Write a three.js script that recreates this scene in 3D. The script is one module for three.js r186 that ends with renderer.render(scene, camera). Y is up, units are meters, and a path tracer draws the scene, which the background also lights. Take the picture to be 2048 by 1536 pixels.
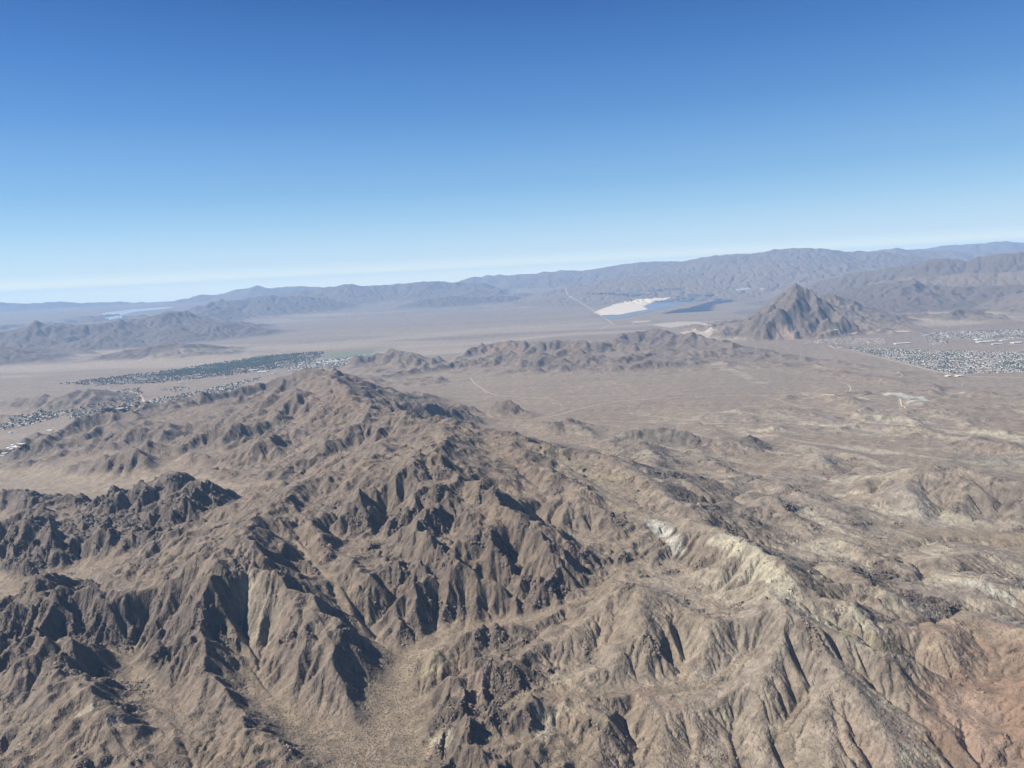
import * as THREE from 'three';
import { mergeGeometries } from 'three/addons/utils/BufferGeometryUtils.js';

// ---------------------------------------------------------------- camera, sky, sun, exposure
const renderer = new THREE.WebGLRenderer({ antialias: true });
renderer.toneMapping = THREE.LinearToneMapping;
renderer.toneMappingExposure = 2.24;
renderer.shadowMap.enabled = true;
const scene = new THREE.Scene();
const EYE = 1150;                                    // metres above the valley floor
const camera = new THREE.PerspectiveCamera(53.0, 4 / 3, 5, 400000);
camera.rotation.order = 'YXZ';
camera.position.set(0, EYE, 0);
camera.rotation.set(THREE.MathUtils.degToRad(-8.32), 0, THREE.MathUtils.degToRad(-2.94));
camera.updateMatrixWorld(true);
scene.add(camera);

const SUN_AZ = THREE.MathUtils.degToRad(-72), SUN_EL = THREE.MathUtils.degToRad(43);
const sunDir = new THREE.Vector3(Math.cos(SUN_EL) * Math.sin(SUN_AZ), Math.sin(SUN_EL), -Math.cos(SUN_EL) * Math.cos(SUN_AZ));
const sun = new THREE.DirectionalLight(new THREE.Color().setRGB(1.0, 0.945, 0.87), 5.0);
sun.position.copy(sunDir).multiplyScalar(20000);
sun.target.position.set(0, 0, -4000);
sun.castShadow = true;
Object.assign(sun.shadow.camera, { left: -12000, right: 12000, top: 12000, bottom: -12000, near: 100, far: 60000 });
sun.shadow.mapSize.set(4096, 4096);
scene.add(sun, sun.target);
scene.fog = new THREE.FogExp2(new THREE.Color().setRGB(0.37, 0.625, 1.0), 2.3e-5);

const s2l = (c) => { c /= 255; return c <= 0.04045 ? c / 12.92 : ((c + 0.055) / 1.055) ** 2.4; };
{
  // clear morning sky: colour by height above the horizon, a little brighter towards the sun
  const table = [[-90, 226, 240, 243], [0, 226, 240, 243], [1, 214, 236, 250], [2, 200, 230, 249], [4, 168, 211, 244], [6, 142, 192, 236], [8.3, 124, 176, 229],
    [11, 100, 155, 217], [14.5, 80, 134, 203], [18.8, 60, 108, 178], [24, 54, 97, 166], [35, 40, 76, 140], [60, 30, 58, 114], [90, 27, 52, 105]];
  const W = 512, H = 1024, d = new Float32Array(W * H * 4), v = new THREE.Vector3();
  for (let j = 0; j < H; j++) for (let i = 0; i < W; i++) {
    const el = ((j + 0.5) / H - 0.5) * 180, ph = ((i + 0.5) / W - 0.5) * 2 * Math.PI;
    const e = el * Math.PI / 180;
    v.set(Math.cos(e) * Math.cos(ph), Math.sin(e), Math.cos(e) * Math.sin(ph));
    let k = 0; while (k < table.length - 2 && table[k + 1][0] < el) k++;
    const A = table[k], B = table[k + 1], t = Math.min(1, Math.max(0, (el - A[0]) / (B[0] - A[0])));
    const c = Math.max(0, v.dot(sunDir)), g = 0.95 + 0.26 * c ** 3, low = Math.exp(-((Math.max(0, el) / 0.75) ** 2)), glow = [1 + 0.85 * low, 1 + 0.6 * low, 1 + 0.10 * low];
    const o = (j * W + i) * 4;
    for (let q = 0; q < 3; q++) d[o + q] = (s2l(A[q + 1]) * (1 - t) + s2l(B[q + 1]) * t) * (el < 0 ? 1 : g) * glow[q] / 2.24;
    d[o + 3] = 1;
  }
  const sky = new THREE.DataTexture(d, W, H, THREE.RGBAFormat, THREE.FloatType);
  sky.mapping = THREE.EquirectangularReflectionMapping;
  sky.magFilter = THREE.LinearFilter; sky.minFilter = THREE.LinearFilter; sky.wrapS = THREE.RepeatWrapping; sky.needsUpdate = true;
  scene.background = sky; scene.environment = sky;
}

// ---------------------------------------------------------------- small helpers
let seed = 20240517;
const rnd = () => { seed = (seed + 0x6d2b79f5) | 0; let t = Math.imul(seed ^ (seed >>> 15), 1 | seed); t = (t + Math.imul(t ^ (t >>> 7), 61 | t)) ^ t; return ((t ^ (t >>> 14)) >>> 0) / 4294967296; };
const clamp = (x, a, b) => (x < a ? a : x > b ? b : x);
const sm = (a, b, x) => { const t = clamp((x - a) / (b - a), 0, 1); return t * t * (3 - 2 * t); };
const mix = (a, b, t) => a + (b - a) * t;
const PERM = new Uint8Array(512), GX = new Float32Array(256), GY = new Float32Array(256);
{
  const p = [...Array(256).keys()];
  for (let i = 255; i > 0; i--) { const j = (rnd() * (i + 1)) | 0; const t = p[i]; p[i] = p[j]; p[j] = t; }
  for (let i = 0; i < 512; i++) PERM[i] = p[i & 255];
  for (let i = 0; i < 256; i++) { const a = rnd() * Math.PI * 2; GX[i] = Math.cos(a); GY[i] = Math.sin(a); }
}
function noise(x, y) {                               // gradient noise, about -1..1
  const xi = Math.floor(x), yi = Math.floor(y), fx = x - xi, fy = y - yi, X = xi & 255, Y = yi & 255;
  const u = fx * fx * fx * (fx * (fx * 6 - 15) + 10), v = fy * fy * fy * (fy * (fy * 6 - 15) + 10);
  const a = PERM[PERM[X] + Y], b = PERM[PERM[X + 1] + Y], c = PERM[PERM[X] + Y + 1], d = PERM[PERM[X + 1] + Y + 1];
  const n0 = GX[a] * fx + GY[a] * fy, n1 = GX[b] * (fx - 1) + GY[b] * fy, n2 = GX[c] * fx + GY[c] * (fy - 1), n3 = GX[d] * (fx - 1) + GY[d] * (fy - 1);
  return 1.45 * (n0 + (n1 - n0) * u + (n2 - n0) * v + (n0 - n1 - n2 + n3) * u * v);
}
function fbm(x, y, n) { let s = 0, a = 0.5; for (let i = 0; i < n; i++) { s += a * noise(x, y); const t = x * 1.6 - y * 1.2; y = x * 1.2 + y * 1.6; x = t + 17.3; a *= 0.5; } return s; }
function ridged(x, y, n) { let s = 0, a = 0.5, w = 1; for (let i = 0; i < n; i++) { let v = 1 - Math.abs(noise(x, y)); v *= v; s += a * v * w; w = clamp(v * 1.6, 0, 1); const t = x * 1.6 - y * 1.2; y = x * 1.2 + y * 1.6; x = t + 9.1; a *= 0.5; } return s; }

// a pixel of the 2048 x 1536 photograph as a ray; used only to survey where things stand in the world
const FPX = 768 / Math.tan(THREE.MathUtils.degToRad(26.5));
const ray = (px, py) => new THREE.Vector3((px - 1024) / FPX, (768 - py) / FPX, -1).applyQuaternion(camera.quaternion).normalize();
const atHeight = (px, py, h) => { const d = ray(px, py), t = (h - EYE) / d.y; return [d.x * t, d.z * t, h]; };
const atRange = (px, py, r) => { const d = ray(px, py), t = r / Math.hypot(d.x, d.z); return [d.x * t, d.z * t, EYE + d.y * t]; };

// ---------------------------------------------------------------- survey of the relief
// ridge: crest points (x, z, height), flank slope, rock darkness 0..1, crag 0..1, zone
const ridges = [];
const R = (pts, slope, dark, crag, zone, o = {}) => ridges.push({ p: pts.map(([a, b, h]) => atHeight(a, b, h)), slope, dark, crag, zone, ...o });
const FR = (range, pts, slope, zone, o = {}) => ridges.push({ p: pts.map(([a, b, r]) => atRange(a, b, r || range)), slope, dark: 0.5, crag: 0.6, zone, ...o });
const NEAR = 1, MIDHILL = 2, PYRAMID = 3, LEFTHILL = 4, FAR = 5, FAINT = 6, TOWNHILL = 7, RIGHTFAR = 8;

// back crest of the near range, from far left to the dark summit, and its spine towards the camera
R([[-60, 935, 60], [0, 915, 110], [60, 882, 170], [110, 862, 190], [150, 850, 200], [210, 830, 230], [260, 822, 220], [300, 815, 240], [345, 806, 240], [400, 795, 260], [440, 787, 270], [480, 775, 300], [540, 760, 330], [580, 747, 380], [620, 738, 430], [655, 738, 450]], 0.5, 0.9, 0.6, NEAR);
R([[655, 738, 450], [690, 757, 420], [740, 766, 360], [790, 787, 280], [850, 801, 230], [905, 808, 200], [935, 815, 170]], 0.5, 0.7, 0.5, NEAR);
R([[960, 815, 150], [1010, 806, 190], [1045, 818, 160], [1068, 830, 120]], 0.55, 0.8, 0.9, NEAR);
R([[655, 742, 450], [690, 775, 440], [705, 800, 440], [745, 815, 440], [790, 828, 430], [830, 838, 440], [893, 838, 450], [935, 847, 430], [985, 860, 410], [1024, 868, 400]], 0.42, 0.55, 0.5, NEAR);
R([[893, 838, 450], [880, 870, 470], [866, 895, 490]], 0.4, 0.3, 0.4, NEAR);
R([[760, 800, 380], [830, 806, 330], [890, 812, 260]], 0.5, 0.6, 0.6, NEAR);
// central massif and its spurs
R([[866, 895, 490], [890, 925, 480], [935, 952, 455], [975, 978, 440], [1010, 1003, 420], [1050, 1025, 400], [1090, 1048, 370], [1130, 1070, 340], [1168, 1093, 290]], 0.62, 0.45, 0.6, NEAR);
R([[866, 895, 490], [880, 940, 450], [915, 985, 430], [956, 1036, 400], [985, 1075, 370], [1005, 1115, 330], [1012, 1150, 290]], 0.55, 0.55, 0.7, NEAR);
R([[1045, 1030, 390], [1065, 1070, 365], [1092, 1112, 335], [1107, 1150, 300], [1122, 1188, 260]], 0.65, 0.6, 0.8, NEAR);
R([[830, 940, 470], [832, 970, 450], [845, 1000, 420], [820, 1040, 390], [850, 1085, 360], [880, 1112, 345], [905, 1150, 320], [925, 1180, 290], [948, 1222, 250]], 0.55, 0.5, 0.8, NEAR);
R([[720, 950, 430], [718, 975, 430], [722, 1010, 400], [728, 1045, 370], [735, 1085, 330]], 0.7, 0.6, 0.8, NEAR);
R([[760, 880, 440], [745, 915, 440], [720, 950, 430]], 0.4, 0.2, 0.4, NEAR);
R([[830, 1105, 350], [808, 1140, 330], [800, 1168, 320], [812, 1215, 280], [830, 1245, 250]], 0.65, 0.5, 0.9, NEAR);
R([[866, 895, 490], [840, 915, 485], [830, 940, 470]], 0.45, 0.4, 0.6, NEAR);
R([[975, 1120, 340], [990, 1165, 300], [1010, 1200, 270], [1040, 1225, 240]], 0.5, 0.35, 0.6, NEAR);
R([[715, 1150, 310], [735, 1180, 290], [770, 1215, 260]], 0.45, 0.2, 0.4, NEAR);
// ridges to the right of the massif
R([[1024, 868, 400], [1030, 886, 410], [1074, 920, 400], [1124, 950, 385], [1164, 967, 375], [1199, 995, 350], [1231, 1037, 320], [1255, 1045, 310]], 0.5, 0.4, 0.5, NEAR);
R([[1164, 967, 375], [1140, 985, 370], [1110, 1010, 350], [1085, 1030, 340]], 0.5, 0.3, 0.4, NEAR);
R([[1024, 868, 400], [1084, 890, 385], [1159, 895, 375], [1224, 910, 370], [1274, 935, 365], [1311, 965, 355], [1349, 992, 350], [1399, 1012, 340], [1420, 1040, 320], [1460, 1057, 305], [1500, 1080, 290]], 0.42, 0.45, 0.4, NEAR);
R([[1231, 1037, 320], [1290, 1040, 320], [1310, 1060, 325], [1300, 1085, 300], [1255, 1110, 280]], 0.5, 0.5, 0.6, NEAR);
R([[1420, 1042, 345], [1460, 1062, 355], [1513, 1084, 352], [1560, 1120, 345], [1598, 1154, 335]], 0.5, 0.25, 0.4, NEAR);
R([[1349, 1032, 330], [1390, 1066, 328], [1449, 1116, 318], [1499, 1148, 316], [1540, 1180, 322], [1590, 1200, 340], [1604, 1238, 335], [1623, 1262, 320], [1643, 1290, 300], [1686, 1342, 275], [1726, 1368, 255], [1790, 1420, 225], [1860, 1480, 190], [1910, 1530, 165]], 0.5, 0.25, 0.35, NEAR);
R([[1080, 838, 170], [1110, 848, 180], [1144, 834, 210], [1179, 857, 170], [1200, 875, 150]], 0.45, 0.5, 0.5, NEAR);
R([[1210, 885, 190], [1236, 866, 210], [1281, 857, 225], [1346, 853, 240], [1386, 866, 215], [1449, 879, 200], [1489, 870, 215], [1521, 890, 170], [1540, 905, 140]], 0.42, 0.7, 0.5, NEAR);
R([[1276, 880, 250], [1310, 905, 240], [1330, 935, 220]], 0.4, 0.6, 0.5, NEAR);
R([[1400, 895, 200], [1430, 925, 190], [1470, 945, 180]], 0.4, 0.6, 0.5, NEAR);
R([[1340, 940, 300], [1380, 960, 290], [1420, 985, 275], [1455, 1005, 260], [1500, 1015, 250]], 0.42, 0.5, 0.4, NEAR);
R([[1480, 980, 240], [1530, 990, 260], [1586, 1022, 255], [1633, 1052, 235], [1640, 1075, 220]], 0.45, 0.5, 0.5, NEAR);
R([[1561, 965, 220], [1598, 980, 225], [1636, 995, 225], [1676, 1020, 220], [1711, 1045, 210], [1760, 1060, 200], [1815, 1080, 175]], 0.35, 0.45, 0.4, NEAR);
R([[1640, 1065, 230], [1671, 1060, 245], [1696, 1070, 245], [1736, 1090, 240], [1790, 1110, 225], [1850, 1140, 205]], 0.4, 0.35, 0.4, NEAR);
R([[1603, 1162, 320], [1643, 1170, 315], [1691, 1205, 300], [1723, 1225, 290], [1766, 1238, 270]], 0.5, 0.5, 0.6, NEAR);
R([[1690, 1120, 270], [1720, 1150, 290], [1760, 1165, 285], [1800, 1190, 265], [1830, 1205, 240]], 0.42, 0.7, 0.5, NEAR);
R([[1831, 1227, 265], [1868, 1245, 275], [1911, 1287, 260], [1961, 1317, 240], [1990, 1345, 215]], 0.5, 0.3, 0.4, NEAR);
R([[1731, 1296, 270], [1786, 1299, 275], [1811, 1315, 265], [1863, 1332, 245], [1873, 1366, 220]], 0.5, 0.5, 0.5, NEAR);
R([[1800, 1110, 200], [1873, 1108, 225], [1930, 1095, 215], [1990, 1105, 200]], 0.3, 0.3, 0.3, NEAR);
R([[1900, 1150, 220], [1960, 1150, 235], [2030, 1170, 225], [2100, 1190, 215]], 0.3, 0.3, 0.3, NEAR);
R([[1930, 1240, 250], [1990, 1235, 280], [2060, 1250, 290], [2150, 1260, 300]], 0.35, 0.35, 0.3, NEAR);
R([[1960, 1420, 215], [2010, 1400, 250], [2070, 1395, 275], [2160, 1400, 290]], 0.4, 0.35, 0.3, NEAR);
R([[2000, 1500, 190], [2060, 1480, 225], [2150, 1480, 250]], 0.4, 0.3, 0.3, NEAR);
// rounded dome on the right and the low mounds behind it
R([[1760, 945, 220], [1800, 938, 255], [1861, 930, 285], [1936, 932, 290], [1990, 942, 285], [2048, 952, 280], [2130, 965, 270]], 0.36, 0.45, 0.3, NEAR);
R([[1740, 985, 200], [1801, 968, 240], [1830, 995, 225]], 0.35, 0.15, 0.2, NEAR);
R([[1580, 890, 150], [1611, 885, 175], [1660, 893, 165], [1720, 905, 160], [1760, 915, 150]], 0.28, 0.35, 0.2, NEAR);
R([[1640, 905, 180], [1625, 915, 190], [1600, 925, 180]], 0.3, 0.2, 0.2, NEAR);
R([[1680, 812, 55], [1706, 795, 115], [1740, 808, 70]], 0.28, 0.45, 0.1, NEAR);
R([[1750, 800, 70], [1775, 795, 85], [1800, 805, 60]], 0.28, 0.4, 0.1, NEAR);
R([[1780, 830, 90], [1825, 825, 120], [1870, 838, 90]], 0.28, 0.3, 0.2, NEAR);
R([[1700, 862, 110], [1740, 858, 130], [1790, 866, 130], [1850, 873, 130], [1900, 880, 130]], 0.28, 0.4, 0.2, NEAR);
R([[1910, 885, 150], [1966, 870, 190], [2010, 882, 195], [2035, 897, 190], [2090, 905, 190]], 0.35, 0.4, 0.4, NEAR);
R([[1850, 800, 70], [1900, 792, 100], [1960, 795, 110], [2048, 800, 120], [2100, 800, 120]], 0.3, 0.4, 0.3, NEAR);
R([[1960, 820, 110], [2000, 815, 130], [2040, 830, 120]], 0.3, 0.3, 0.3, NEAR);
// foreground, centre and right
R([[1180, 1165, 290], [1225, 1160, 310], [1257, 1170, 330], [1275, 1195, 315], [1289, 1220, 295], [1289, 1272, 270], [1306, 1302, 255], [1330, 1325, 240], [1364, 1345, 215]], 0.58, 0.2, 0.5, NEAR);
R([[1289, 1272, 270], [1274, 1302, 262], [1264, 1347, 240], [1240, 1375, 215], [1215, 1395, 195]], 0.5, 0.2, 0.4, NEAR);
R([[1257, 1170, 330], [1225, 1210, 290], [1180, 1260, 250], [1150, 1300, 225]], 0.4, 0.1, 0.3, NEAR);
R([[1400, 1215, 280], [1449, 1231, 310], [1474, 1257, 295], [1468, 1290, 270]], 0.55, 0.2, 0.5, NEAR);
R([[1449, 1231, 310], [1414, 1262, 285], [1425, 1305, 260], [1445, 1345, 240], [1440, 1385, 215]], 0.5, 0.1, 0.3, NEAR);
R([[1604, 1238, 335], [1570, 1275, 300], [1550, 1320, 270], [1565, 1340, 258], [1588, 1368, 235], [1605, 1395, 215]], 0.48, 0.1, 0.2, NEAR);
R([[1550, 1320, 270], [1520, 1370, 245], [1500, 1415, 230], [1484, 1455, 210], [1480, 1500, 190]], 0.48, 0.1, 0.2, NEAR);
R([[1686, 1342, 275], [1696, 1377, 258], [1716, 1405, 240], [1745, 1445, 215], [1775, 1500, 185]], 0.42, 0.1, 0.2, NEAR);
R([[1640, 1400, 240], [1658, 1427, 225], [1656, 1477, 205], [1662, 1520, 185]], 0.45, 0.1, 0.2, NEAR);
R([[1290, 1425, 215], [1362, 1432, 225], [1349, 1462, 212], [1346, 1505, 195], [1350, 1545, 180]], 0.45, 0.1, 0.2, NEAR);
R([[1390, 1405, 220], [1420, 1415, 225], [1450, 1450, 205]], 0.4, 0.1, 0.2, NEAR);
R([[1060, 1418, 215], [1130, 1410, 220], [1209, 1425, 225], [1231, 1452, 212], [1256, 1485, 195], [1275, 1515, 180]], 0.45, 0.3, 0.5, NEAR);
R([[1130, 1410, 220], [1124, 1467, 205], [1120, 1520, 185]], 0.45, 0.3, 0.5, NEAR);
R([[1174, 1445, 215], [1180, 1490, 195], [1195, 1530, 180]], 0.45, 0.35, 0.5, NEAR);
R([[1066, 1418, 215], [1050, 1470, 195], [1045, 1515, 180]], 0.5, 0.5, 0.7, NEAR);
R([[900, 1335, 240], [908, 1352, 240], [909, 1378, 228], [893, 1402, 218], [896, 1425, 215], [912, 1442, 222], [940, 1458, 200]], 0.7, 0.6, 0.9, NEAR);
R([[960, 1312, 245], [984, 1320, 265], [1000, 1343, 255], [1013, 1366, 240], [1035, 1405, 205]], 0.55, 0.5, 0.8, NEAR);
R([[1000, 1275, 220], [1060, 1290, 235], [1100, 1310, 225], [1120, 1345, 205]], 0.35, 0.15, 0.4, NEAR);
R([[912, 1442, 222], [900, 1490, 200], [870, 1520, 185], [850, 1560, 170]], 0.5, 0.7, 0.9, NEAR);
R([[930, 1480, 205], [960, 1500, 195], [1000, 1530, 180]], 0.5, 0.4, 0.7, NEAR);
R([[727, 1236, 285], [720, 1257, 270], [712, 1285, 245], [708, 1308, 225]], 0.75, 0.6, 0.9, NEAR);
R([[800, 1325, 195], [830, 1319, 205], [850, 1318, 205]], 0.5, 0.6, 0.6, NEAR);
// left foreground
R([[478, 1073, 430], [510, 1092, 410], [560, 1135, 370], [605, 1165, 345], [632, 1195, 320], [655, 1223, 305], [665, 1270, 275], [670, 1318, 245], [674, 1345, 235], [676, 1370, 230], [676, 1400, 222], [700, 1424, 210], [738, 1432, 185]], 0.62, 0.35, 0.6, NEAR);
R([[478, 1073, 430], [490, 1105, 410], [495, 1140, 390], [512, 1190, 350], [530, 1245, 310], [560, 1300, 270], [600, 1335, 250], [640, 1355, 240], [676, 1370, 230]], 0.55, 0.25, 0.5, NEAR);
R([[676, 1400, 222], [660, 1440, 190], [640, 1470, 165]], 0.5, 0.5, 0.6, NEAR);
R([[478, 1073, 430], [440, 1085, 400], [420, 1075, 390], [380, 1075, 370]], 0.45, 0.3, 0.5, NEAR);
R([[478, 1073, 430], [520, 1040, 420], [560, 1000, 420], [600, 965, 420], [650, 945, 425]], 0.35, 0.2, 0.4, NEAR);
R([[600, 965, 420], [580, 990, 395], [545, 1010, 370]], 0.4, 0.3, 0.5, NEAR);
R([[650, 975, 400], [660, 1000, 390], [640, 1030, 370], [600, 1060, 350]], 0.45, 0.4, 0.6, NEAR);
R([[-40, 985, 240], [0, 985, 250], [60, 988, 255], [100, 995, 260], [130, 994, 265], [165, 1003, 250], [200, 1012, 225]], 0.5, 0.7, 0.7, NEAR);
R([[215, 1000, 240], [250, 982, 315], [280, 972, 340], [310, 985, 320], [340, 978, 345], [372, 970, 355], [382, 963, 365], [408, 967, 350], [425, 1000, 310]], 0.72, 0.9, 1, NEAR);
R([[320, 950, 290], [338, 945, 320], [355, 958, 300]], 0.6, 0.8, 0.8, NEAR);
R([[250, 982, 315], [265, 1010, 285], [285, 1020, 290], [305, 1045, 260]], 0.65, 0.9, 1, NEAR);
R([[340, 978, 345], [345, 1020, 320], [335, 1050, 320], [345, 1065, 315], [372, 1090, 270]], 0.7, 0.9, 1, NEAR);
R([[382, 963, 365], [395, 1000, 340], [385, 1035, 340], [410, 1060, 300]], 0.65, 0.8, 0.9, NEAR);
R([[-40, 1050, 300], [0, 1035, 320], [40, 1035, 325], [75, 1055, 310], [100, 1070, 295], [140, 1085, 260]], 0.6, 0.85, 1, NEAR);
R([[190, 1070, 270], [230, 1050, 300], [255, 1062, 290], [265, 1080, 270]], 0.6, 0.8, 1, NEAR);
R([[60, 1020, 270], [95, 1035, 265], [100, 1005, 262]], 0.5, 0.6, 0.7, NEAR);
R([[470, 1120, 400], [430, 1150, 390], [380, 1150, 395], [345, 1172, 385], [315, 1182, 370], [285, 1170, 380], [235, 1193, 355], [162, 1173, 355], [120, 1186, 330], [75, 1161, 350], [30, 1180, 320], [-40, 1185, 320]], 0.55, 0.75, 0.8, NEAR);
R([[345, 1172, 385], [360, 1205, 345], [372, 1235, 310], [385, 1248, 290]], 0.7, 0.7, 0.9, NEAR);
R([[455, 1178, 375], [465, 1205, 340], [476, 1228, 310]], 0.7, 0.6, 0.8, NEAR);
R([[455, 1178, 375], [440, 1210, 340], [450, 1245, 310], [452, 1268, 315], [440, 1300, 270], [430, 1325, 240]], 0.6, 0.25, 0.6, NEAR);
R([[235, 1193, 355], [210, 1210, 330], [225, 1235, 300]], 0.65, 0.7, 0.9, NEAR);
R([[162, 1173, 355], [130, 1205, 330], [100, 1236, 320], [120, 1250, 300], [155, 1264, 265]], 0.7, 0.7, 0.9, NEAR);
R([[100, 1236, 320], [85, 1270, 290], [82, 1294, 285], [110, 1297, 280], [140, 1300, 270], [180, 1325, 245], [240, 1314, 225]], 0.6, 0.85, 1, NEAR);
R([[110, 1297, 280], [80, 1330, 260], [60, 1360, 240]], 0.6, 0.8, 0.9, NEAR);
R([[180, 1325, 245], [208, 1345, 240], [228, 1378, 225], [250, 1402, 215], [268, 1430, 200], [290, 1458, 185]], 0.6, 0.45, 0.7, NEAR);
R([[268, 1430, 200], [250, 1455, 200], [205, 1465, 205], [190, 1480, 205], [150, 1500, 195], [130, 1530, 180]], 0.65, 0.9, 1, NEAR);
R([[290, 1458, 185], [320, 1470, 190], [345, 1480, 180], [365, 1490, 165]], 0.7, 0.9, 1, NEAR);
R([[385, 1250, 270], [345, 1300, 250], [322, 1319, 245], [355, 1318, 245], [385, 1317, 240], [435, 1345, 225], [487, 1347, 215], [505, 1375, 195]], 0.55, 0.6, 0.8, NEAR);
R([[435, 1345, 225], [440, 1390, 205], [480, 1420, 190], [530, 1440, 180], [575, 1465, 155]], 0.5, 0.8, 0.9, NEAR);
R([[440, 1390, 205], [410, 1450, 180], [400, 1500, 165], [420, 1560, 150]], 0.45, 0.3, 0.6, NEAR);
R([[20, 1210, 290], [10, 1260, 280], [20, 1300, 250], [15, 1340, 225]], 0.6, 0.9, 0.9, NEAR);
R([[-50, 1380, 230], [0, 1380, 225], [15, 1420, 200], [25, 1470, 180], [30, 1530, 165]], 0.55, 0.9, 0.8, NEAR);
R([[470, 1510, 160], [520, 1520, 160], [560, 1528, 150]], 0.5, 0.5, 0.8, NEAR);
R([[120, 1400, 225], [110, 1440, 205], [80, 1480, 185]], 0.5, 0.6, 0.7, NEAR);
// left slope of the spine
R([[300, 888, 230], [268, 906, 260], [255, 925, 240], [262, 950, 200], [250, 970, 160]], 0.55, 0.7, 0.7, NEAR);
R([[330, 895, 250], [300, 888, 230], [280, 900, 220]], 0.45, 0.7, 0.6, NEAR);
R([[268, 906, 260], [220, 925, 210], [160, 935, 160], [110, 945, 130]], 0.4, 0.4, 0.4, NEAR);
R([[490, 852, 310], [455, 860, 300], [420, 868, 280], [390, 872, 260], [360, 880, 220]], 0.45, 0.6, 0.6, NEAR);
R([[620, 780, 420], [570, 805, 380], [530, 830, 350], [490, 852, 310], [470, 875, 280], [440, 905, 240]], 0.4, 0.5, 0.5, NEAR);
R([[690, 800, 430], [640, 825, 390], [600, 850, 360], [560, 880, 330], [520, 905, 300], [480, 925, 270]], 0.38, 0.35, 0.5, NEAR);
R([[745, 830, 430], [700, 860, 400], [650, 885, 380], [600, 910, 350], [560, 935, 330], [500, 945, 300], [440, 942, 270], [400, 940, 260]], 0.36, 0.3, 0.4, NEAR);
R([[200, 858, 120], [250, 850, 150], [310, 848, 170], [360, 838, 180], [420, 830, 200], [480, 815, 240]], 0.35, 0.35, 0.5, NEAR);
R([[150, 885, 110], [200, 872, 140], [260, 868, 150], [330, 858, 180]], 0.35, 0.4, 0.5, NEAR);
R([[0, 945, 60], [20, 938, 75], [45, 932, 60]], 0.35, 0.8, 0.4, NEAR);

// hills by the left town
R([[-60, 805, 90], [0, 800, 110], [40, 795, 130], [80, 790, 150], [120, 785, 170], [170, 777, 190], [205, 776, 160], [232, 784, 90]], 0.42, 0.45, 0.5, TOWNHILL);
R([[-40, 832, 60], [10, 826, 80], [45, 838, 40]], 0.35, 0.4, 0.3, TOWNHILL);
R([[100, 828, 20], [140, 822, 45], [175, 822, 20]], 0.3, 0.4, 0.3, TOWNHILL);
R([[205, 765, 40], [230, 767, 50], [250, 772, 20]], 0.3, 0.1, 0.3, TOWNHILL);
R([[260, 765, 30], [300, 760, 45], [340, 762, 20]], 0.25, 0.2, 0.3, TOWNHILL);

// row of hills across the middle
R([[688, 738, 60], [722, 716, 150], [755, 712, 160], [792, 702, 205], [830, 706, 190], [870, 723, 90], [890, 728, 40]], 0.45, 0.75, 0.7, MIDHILL);
R([[905, 722, 50], [940, 700, 130], [968, 690, 170], [1000, 685, 190], [1040, 687, 185], [1085, 686, 190], [1130, 679, 215], [1175, 688, 185], [1225, 681, 190], [1260, 690, 150], [1300, 693, 120]], 0.42, 0.7, 0.8, MIDHILL);
R([[1225, 681, 190], [1250, 664, 230], [1275, 666, 225], [1302, 657, 260], [1340, 666, 230], [1372, 667, 220], [1405, 673, 190], [1436, 684, 130]], 0.45, 0.75, 0.6, MIDHILL);
R([[1000, 700, 190], [1040, 710, 180], [1085, 715, 170], [1130, 725, 130], [1170, 735, 80]], 0.35, 0.5, 0.6, MIDHILL);
R([[800, 725, 100], [840, 735, 70], [880, 740, 50]], 0.35, 0.4, 0.4, MIDHILL);
R([[940, 752, 40], [955, 750, 65], [985, 751, 60], [1000, 756, 30]], 0.4, 0.8, 0.5, MIDHILL);
R([[1130, 700, 190], [1180, 712, 160], [1230, 722, 120], [1290, 710, 110], [1340, 716, 90]], 0.35, 0.5, 0.6, MIDHILL);
R([[1300, 700, 120], [1350, 700, 140], [1400, 703, 130], [1450, 700, 120], [1490, 708, 60]], 0.32, 0.5, 0.5, MIDHILL);
R([[1500, 725, 30], [1540, 708, 80], [1580, 715, 70], [1640, 718, 60], [1700, 730, 50]], 0.28, 0.5, 0.4, MIDHILL);
R([[1400, 725, 60], [1440, 720, 90], [1500, 735, 60]], 0.3, 0.4, 0.4, MIDHILL);
R([[1580, 745, 50], [1640, 738, 80], [1700, 745, 80], [1760, 752, 70], [1800, 760, 60]], 0.26, 0.4, 0.4, MIDHILL);
R([[1830, 775, 60], [1870, 768, 90], [1910, 772, 70]], 0.35, 0.6, 0.5, MIDHILL);

R([[680, 760, 110], [740, 752, 120], [800, 745, 110], [870, 733, 110], [930, 722, 130], [1000, 714, 150]], 0.34, 0.7, 0.6, MIDHILL);
R([[1436, 684, 130], [1470, 692, 110], [1520, 700, 80], [1570, 706, 70]], 0.3, 0.6, 0.5, MIDHILL);
R([[1040, 725, 110], [1120, 735, 100], [1200, 738, 80], [1290, 735, 80], [1380, 722, 90]], 0.3, 0.5, 0.6, MIDHILL);
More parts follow.
